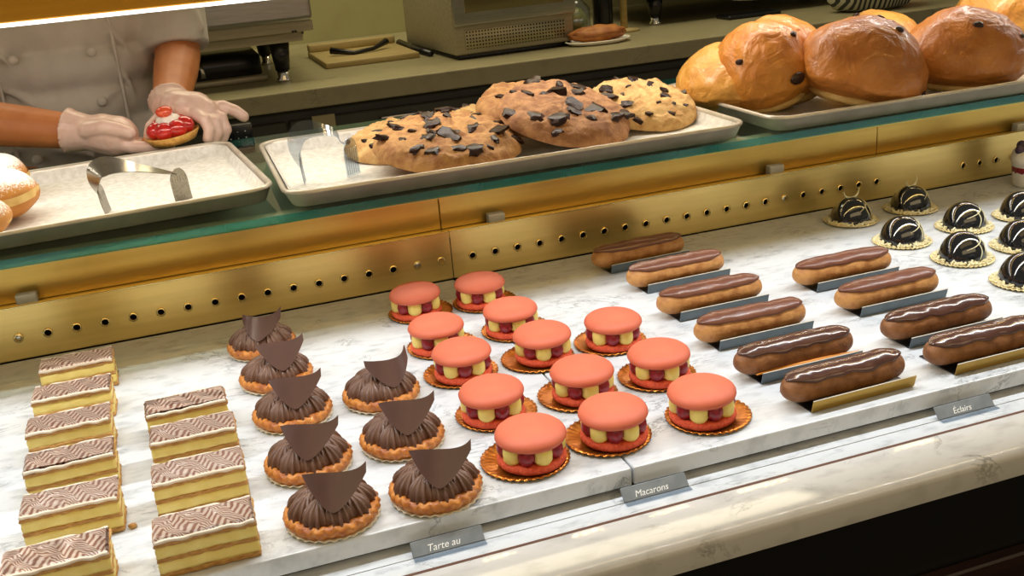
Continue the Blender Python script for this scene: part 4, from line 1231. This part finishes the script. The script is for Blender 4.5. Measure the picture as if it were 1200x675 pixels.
# ------------------------------------------------------------------ the person
pt = thing('person', 'person in a white short sleeved chef jacket and clear gloves holding a strawberry tart', 'person', (-.17, 1.33, FLOOR_Z))
PO = Vector((-.17, 1.33, FLOOR_Z))
SHL, ELL, WRL = (-.365, 1.34, .405), (-.45, 1.20, .235), (-.132, 1.068, .178)
SHR, ELR, WRR = (.028, 1.34, .405), (.028, 1.285, .262), (-.002, 1.085, .200)
V = Vector
def lerp(a, b, t): return V(a)+(V(b)-V(a))*t
# hands: (joint chain, radii)
def left_hand(g=0.0):   # at the picture's left: palm up under the tart, seen from the side
    return [
        ([WRL, (-.112, 1.060, .175), (-.090, 1.050, .169)], [.027+g, .031+g, .032+g]),
        ([(-.110, 1.083, .171), (-.088, 1.076, .165)], [.024+g, .025+g]),
        ([(-.100, 1.035, .163), (-.070, 1.026, .153), (-.044, 1.022, .149), (-.026, 1.020, .149)], [.0112+g, .0098+g, .009+g, .008+g]),
        ([(-.096, 1.052, .164), (-.064, 1.042, .152), (-.034, 1.036, .147), (-.014, 1.034, .147)], [.0114+g, .0100+g, .0092+g, .008+g]),
        ([(-.096, 1.068, .164), (-.066, 1.060, .152), (-.038, 1.054, .147), (-.020, 1.052, .147)], [.0110+g, .0096+g, .009+g, .008+g]),
        ([(-.100, 1.084, .164), (-.075, 1.078, .154), (-.052, 1.072, .149), (-.038, 1.070, .148)], [.0100+g, .0088+g, .008+g, .007+g]),
        ([(-.132, 1.045, .186), (-.108, 1.030, .190), (-.086, 1.022, .184), (-.070, 1.018, .177)], [.0135+g, .0118+g, .0105+g, .009+g]),
    ]
def right_hand(g=0.0):  # at the picture's right: back of the hand up, index stretched to the right, thumb behind the tart
    return [
        ([WRR, (.008, 1.070, .200), (.036, 1.058, .194)], [.0245+g, .0275+g, .028+g]),
        ([(.018, 1.050, .196), (.050, 1.048, .189)], [.020+g, .022+g]),
        ([(.054, 1.060, .193), (.080, 1.055, .193), (.098, 1.050, .184), (.109, 1.047, .174)], [.0112+g, .0098+g, .0090+g, .0078+g]),
        ([(.054, 1.046, .187), (.072, 1.036, .178), (.076, 1.030, .160), (.068, 1.027, .146)], [.0114+g, .0100+g, .0092+g, .008+g]),
        ([(.046, 1.036, .186), (.060, 1.024, .176), (.062, 1.018, .158), (.054, 1.016, .146)], [.0110+g, .0096+g, .0088+g, .0078+g]),
        ([(.034, 1.032, .190), (.046, 1.016, .182), (.050, 1.008, .166), (.045, 1.004, .153)], [.0098+g, .0086+g, .008+g, .007+g]),
        ([(.000, 1.060, .194), (-.022, 1.046, .187), (-.036, 1.036, .178), (-.042, 1.030, .166)], [.0130+g, .0112+g, .0100+g, .0086+g]),
    ]
bm = bmesh.new()
cx, cy = -.17, 1.34
def ell(c, r, **k): ball(bm, c, r, u=24, v=16, **k)
# trunk
for z, rx, ry in ((-.05, .155, .11), (.02, .148, .105), (.10, .142, .102), (.18, .146, .106), (.26, .155, .110), (.33, .165, .108), (.385, .165, .09)):
    ell((cx, cy, z), (rx, ry, .075))
ell((cx, cy, .42), (.10, .075, .05))
blob_chain(bm, [(cx, cy, .42), (cx, cy-.01, .50), (cx, cy-.02, .55)], [.058, .052, .052])
# head with face
ell((cx, cy-.03, .635), (.076, .096, .112)); ell((cx, cy-.055, .58), (.058, .07, .06))
ell((cx, cy-.128, .615), (.013, .018, .018)); ell((cx, cy-.122, .575), (.026, .010, .007))
for s in (-1, 1): ell((cx+s*.078, cy-.02, .625), (.010, .022, .032)); ell((cx+s*.033, cy-.112, .648), (.017, .014, .010))
# arms
blob_chain(bm, [SHL, lerp(SHL, ELL, .5), ELL], [.055, .048, .042]); blob_chain(bm, [ELL, lerp(ELL, WRL, .3), lerp(ELL, WRL, .7), WRL], [.042, .042, .034, .027])
blob_chain(bm, [SHR, lerp(SHR, ELR, .5), ELR], [.055, .048, .040]); blob_chain(bm, [ELR, lerp(ELR, WRR, .3), lerp(ELR, WRR, .7), WRR], [.040, .039, .033, .026])
for ch in left_hand()+right_hand(): blob_chain(bm, *ch)
# legs and feet
for s in (-1, 1):
    blob_chain(bm, [(cx+s*.085, cy, -.08), (cx+s*.09, cy-.01, -.30), (cx+s*.095, cy-.01, -.50), (cx+s*.10, cy+.01, -.72), (cx+s*.10, cy+.02, -.88)], [.09, .078, .055, .052, .04])
    ell((cx+s*.105, cy-.04, FLOOR_Z+.035), (.042, .115, .034))
bmesh.ops.translate(bm, vec=-PO, verts=bm.verts)
remeshed('body', bm, M['skin'], pt, .0042, 3)
# gloves
for nm, hd, w0, w1 in (('glove', left_hand(.0016), lerp(ELL, WRL, .90), WRL), ('glove', right_hand(.0016), lerp(ELR, WRR, .93), lerp(ELR, WRR, 1.05))):
    bm = bmesh.new()
    for ch in hd: blob_chain(bm, *ch)
    tube(bm, [w0, lerp(w0, w1, .3), w1], [.0385, .0335, .0285], 20)
    bmesh.ops.translate(bm, vec=-PO, verts=bm.verts)
    remeshed(nm, bm, M['glove'], pt, .0028, 3)
# jacket
bm = bmesh.new()
for z, rx, ry in ((-.10, .172, .128), (-.02, .166, .124), (.06, .160, .122), (.14, .157, .120), (.20, .158, .122), (.26, .166, .124), (.33, .176, .120), (.385, .176, .104)):
    ball(bm, (cx, cy, z), (rx, ry, .072), u=24, v=16)
ball(bm, (cx, cy, .43), (.105, .085, .05)); tube(bm, [(cx, cy, .43), (cx, cy-.01, .50)], [.07, .062], 20)
for S_, E_, q in ((SHL, ELL, .80), (SHR, ELR, .92)):
    blob_chain(bm, [S_, lerp(S_, E_, .45)], [.068, .063])
    e = lerp(S_, E_, q); tube(bm, [lerp(S_, E_, .3), lerp(S_, E_, .6), e], [.064, .061, .058], 24)
def jfront(x, z):
    k = max(0, 1-((x-cx)/.164)**2); return cy - .122*math.sqrt(k) - .003
for (fx, fz, dx, dz, fr_) in ((-.30, .33, .06, -.05, .006), (-.10, .35, .05, -.07, .007), (-.085, .27, .03, -.06, .006), (-.27, .24, .05, -.03, .005), (-.21, .13, .07, -.02, .005), (-.13, .19, .05, .03, .005), (-.30, .12, .05, .02, .006)):
    pts = [(fx+dx*q, jfront(fx+dx*q, fz+dz*q)+.0045, fz+dz*q+.006*math.sin(PI*q)) for q in (0, .25, .5, .75, 1)]
    tube(bm, pts, [.002, fr_*.8, fr_, fr_*.8, .002], 10)
for (p0, p1) in (((.062, 1.285, .36), (.082, 1.255, .30)), ((.02, 1.275, .345), (.06, 1.245, .285))):
    tube(bm, [p0, lerp(p0, p1, .5), p1], [.003, .006, .003], 10)
bmesh.ops.translate(bm, vec=-PO, verts=bm.verts)
jk = remeshed('chef_jacket', bm, M['jacket'], pt, .0048, 5)
# overlapping front panel edge and knotted buttons
def jfront(x, z):
    k = max(0, 1-((x-cx)/.164)**2); return cy - .122*math.sqrt(k) - .003
for xe in (-.268, -.075):
    b = bmesh.new(); tube(b, [(xe, jfront(xe, z)+.002, z) for z in [.02+.04*i for i in range(11)]], .0032, 6)
    bmesh.ops.translate(b, vec=-PO, verts=b.verts); obj('placket_edge', b, M['jacket'], jk)
for xb in (-.236, -.112):
    for zb in (.12, .205, .29, .375):
        b = bmesh.new(); ball(b, (xb, jfront(xb, zb)-.001, zb), (.0085, .005, .0085), u=14, v=10); bmesh.ops.translate(b, vec=-PO, verts=b.verts); obj('button', b, M['jacket'], jk)
bm = bmesh.new()
for s in (-1, 1): blob_chain(bm, [(cx+s*.08, cy, -.08), (cx+s*.09, cy-.01, -.30), (cx+s*.095, cy-.01, -.50), (cx+s*.10, cy+.01, -.72), (cx+s*.10, cy+.02, -.89)], [.100, .090, .070, .066, .058])
bmesh.ops.translate(bm, vec=-PO, verts=bm.verts); remeshed('trousers', bm, M['trousers'], pt, .008, 3)
bm = bmesh.new(); ball(bm, (cx, cy-.02, .668), (.084, .100, .098), u=24, v=16)
for v in bm.verts:
    if v.co.y < cy-.07: v.co.z = max(v.co.z, .70)
    v.co.z = max(v.co.z, .60)
bmesh.ops.translate(bm, vec=-PO, verts=bm.verts); obj('hair', bm, M['hair'], pt)

# strawberry tart held in the hands
t = thing('strawberry_tart', 'small strawberry tart with a cream swirl held in the gloved hands', 'tart', (-.006, 1.022, .1555))
t.rotation_euler = (D(4), D(-6), 0)
b = bmesh.new(); lathe(b, [(0, 0), (.036, 0), (.0435, .013), (.0425, .0145), (.039, .0115), (0, .0105)], 60, lambda r, z, th: (r*(1+.012*math.sin(30*th))*math.cos(th), r*(1+.012*math.sin(30*th))*math.sin(th), z)); obj('tart_shell', b, M['tartshell'], t)
for i in range(7):
    a = -PI/2 + 2*PI*i/7 + .45
    b = bmesh.new(); ball(b, (.0225*math.cos(a), .0225*math.sin(a), .0215), (.0158, .0150, .0145), u=18, v=12); obj('strawberry', b, M['strawberry'], t)
b = bmesh.new(); lathe(b, [(0, .020), (.018, .026), (.019, .034), (.014, .040), (.006, .044), (0, .045)], 40, lambda r, z, th: (r*(1+.14*math.sin(6*th+z*200))*math.cos(th), r*(1+.14*math.sin(6*th+z*200))*math.sin(th), z)); obj('cream_swirl', b, M['whip'], t)
b = bmesh.new(); ball(b, (-.002, -.004, .049), (.0135, .0115, .0085), M=Matrix.Rotation(.3, 4, 'X')); obj('strawberry_half', b, M['strawcut'], t)

# ------------------------------------------------------------------ lights
def area(name, loc, rot, sx, sy, p, c, spread=180):
    l = bpy.data.lights.new(name, 'AREA'); l.shape = 'RECTANGLE'; l.size = sx; l.size_y = sy; l.energy = p; l.color = c; l.spread = math.radians(spread)
    o = bpy.data.objects.new(name, l); COL.objects.link(o); o.location = loc; o.rotation_euler = rot
    return o
area('canopy_light', (.55, .737, .3700), (0, 0, 0), 3.6, .014, 5.5, (1, .97, .92))
# case light in an unseen header, boards added to cut its beam
hd = thing('light_header', 'unseen gold light header added above the case, its boards shaped to cut the light', 'light fitting', (.4, .16, .72))
for nm_, bx in (('front_board', (XL, XR, .112, .119, .586, .80)), ('top_board', (XL, XR, .119, .226, .79, .80)), ('added_cutoff_board', (XL, XR, .220, .227, .562, .80)), ('light_tray', (XL, XR, .135, .190, .7215, .727))):
    b = bev_box(*bx, .001, 1); bmesh.ops.translate(b, vec=-Vector((.4, .16, .72)), verts=b.verts); obj(nm_, b, M['golddull'], hd, smooth=False)
for px in (-1.28, 2.58):
    b = bev_box(px-.012, px+.012, .150, .175, .0, .79, .002, 1); bmesh.ops.translate(b, vec=-Vector((.4, .16, .72)), verts=b.verts); obj('post', b, M['gold'], hd, smooth=False)
area('case_light', (.55, .160, .7205), (0, 0, 0), 3.6, .020, 20.0, (.93, .97, 1.0))
area('ceiling_light_back', (.3, 2.05, 1.6), (0, 0, 0), 3.0, .8, 36.0, (1, .88, .60))
area('ceiling_light_shop', (.5, -.95, 2.1), (D(14), 0, 0), 3.0, .8, 6.0, (1, .67, .27))
area('added_front_fill', (.6, -1.9, 1.25), (D(62), 0, 0), 3.4, .7, 12.0, (1, .76, .42))  # unseen fill added to brighten gold panels and tray fronts
w = bpy.data.worlds.new('world'); sc.world = w; w.use_nodes = True
w.node_tree.nodes['Background'].inputs[0].default_value = (1, .86, .62, 1)
w.node_tree.nodes['Background'].inputs[1].default_value = .17

vs_ = sc.view_settings
vs_.view_transform = 'Standard'; vs_.look = 'None'; vs_.gamma = 1.0; vs_.use_curve_mapping = False; vs_.exposure = 0.08
sc.cycles.use_denoising = True
sc.cycles.max_bounces = 8; sc.cycles.transparent_max_bounces = 16
sc.cycles.sample_clamp_indirect = 6.0
sc.cycles.caustics_reflective = False; sc.cycles.caustics_refractive = False
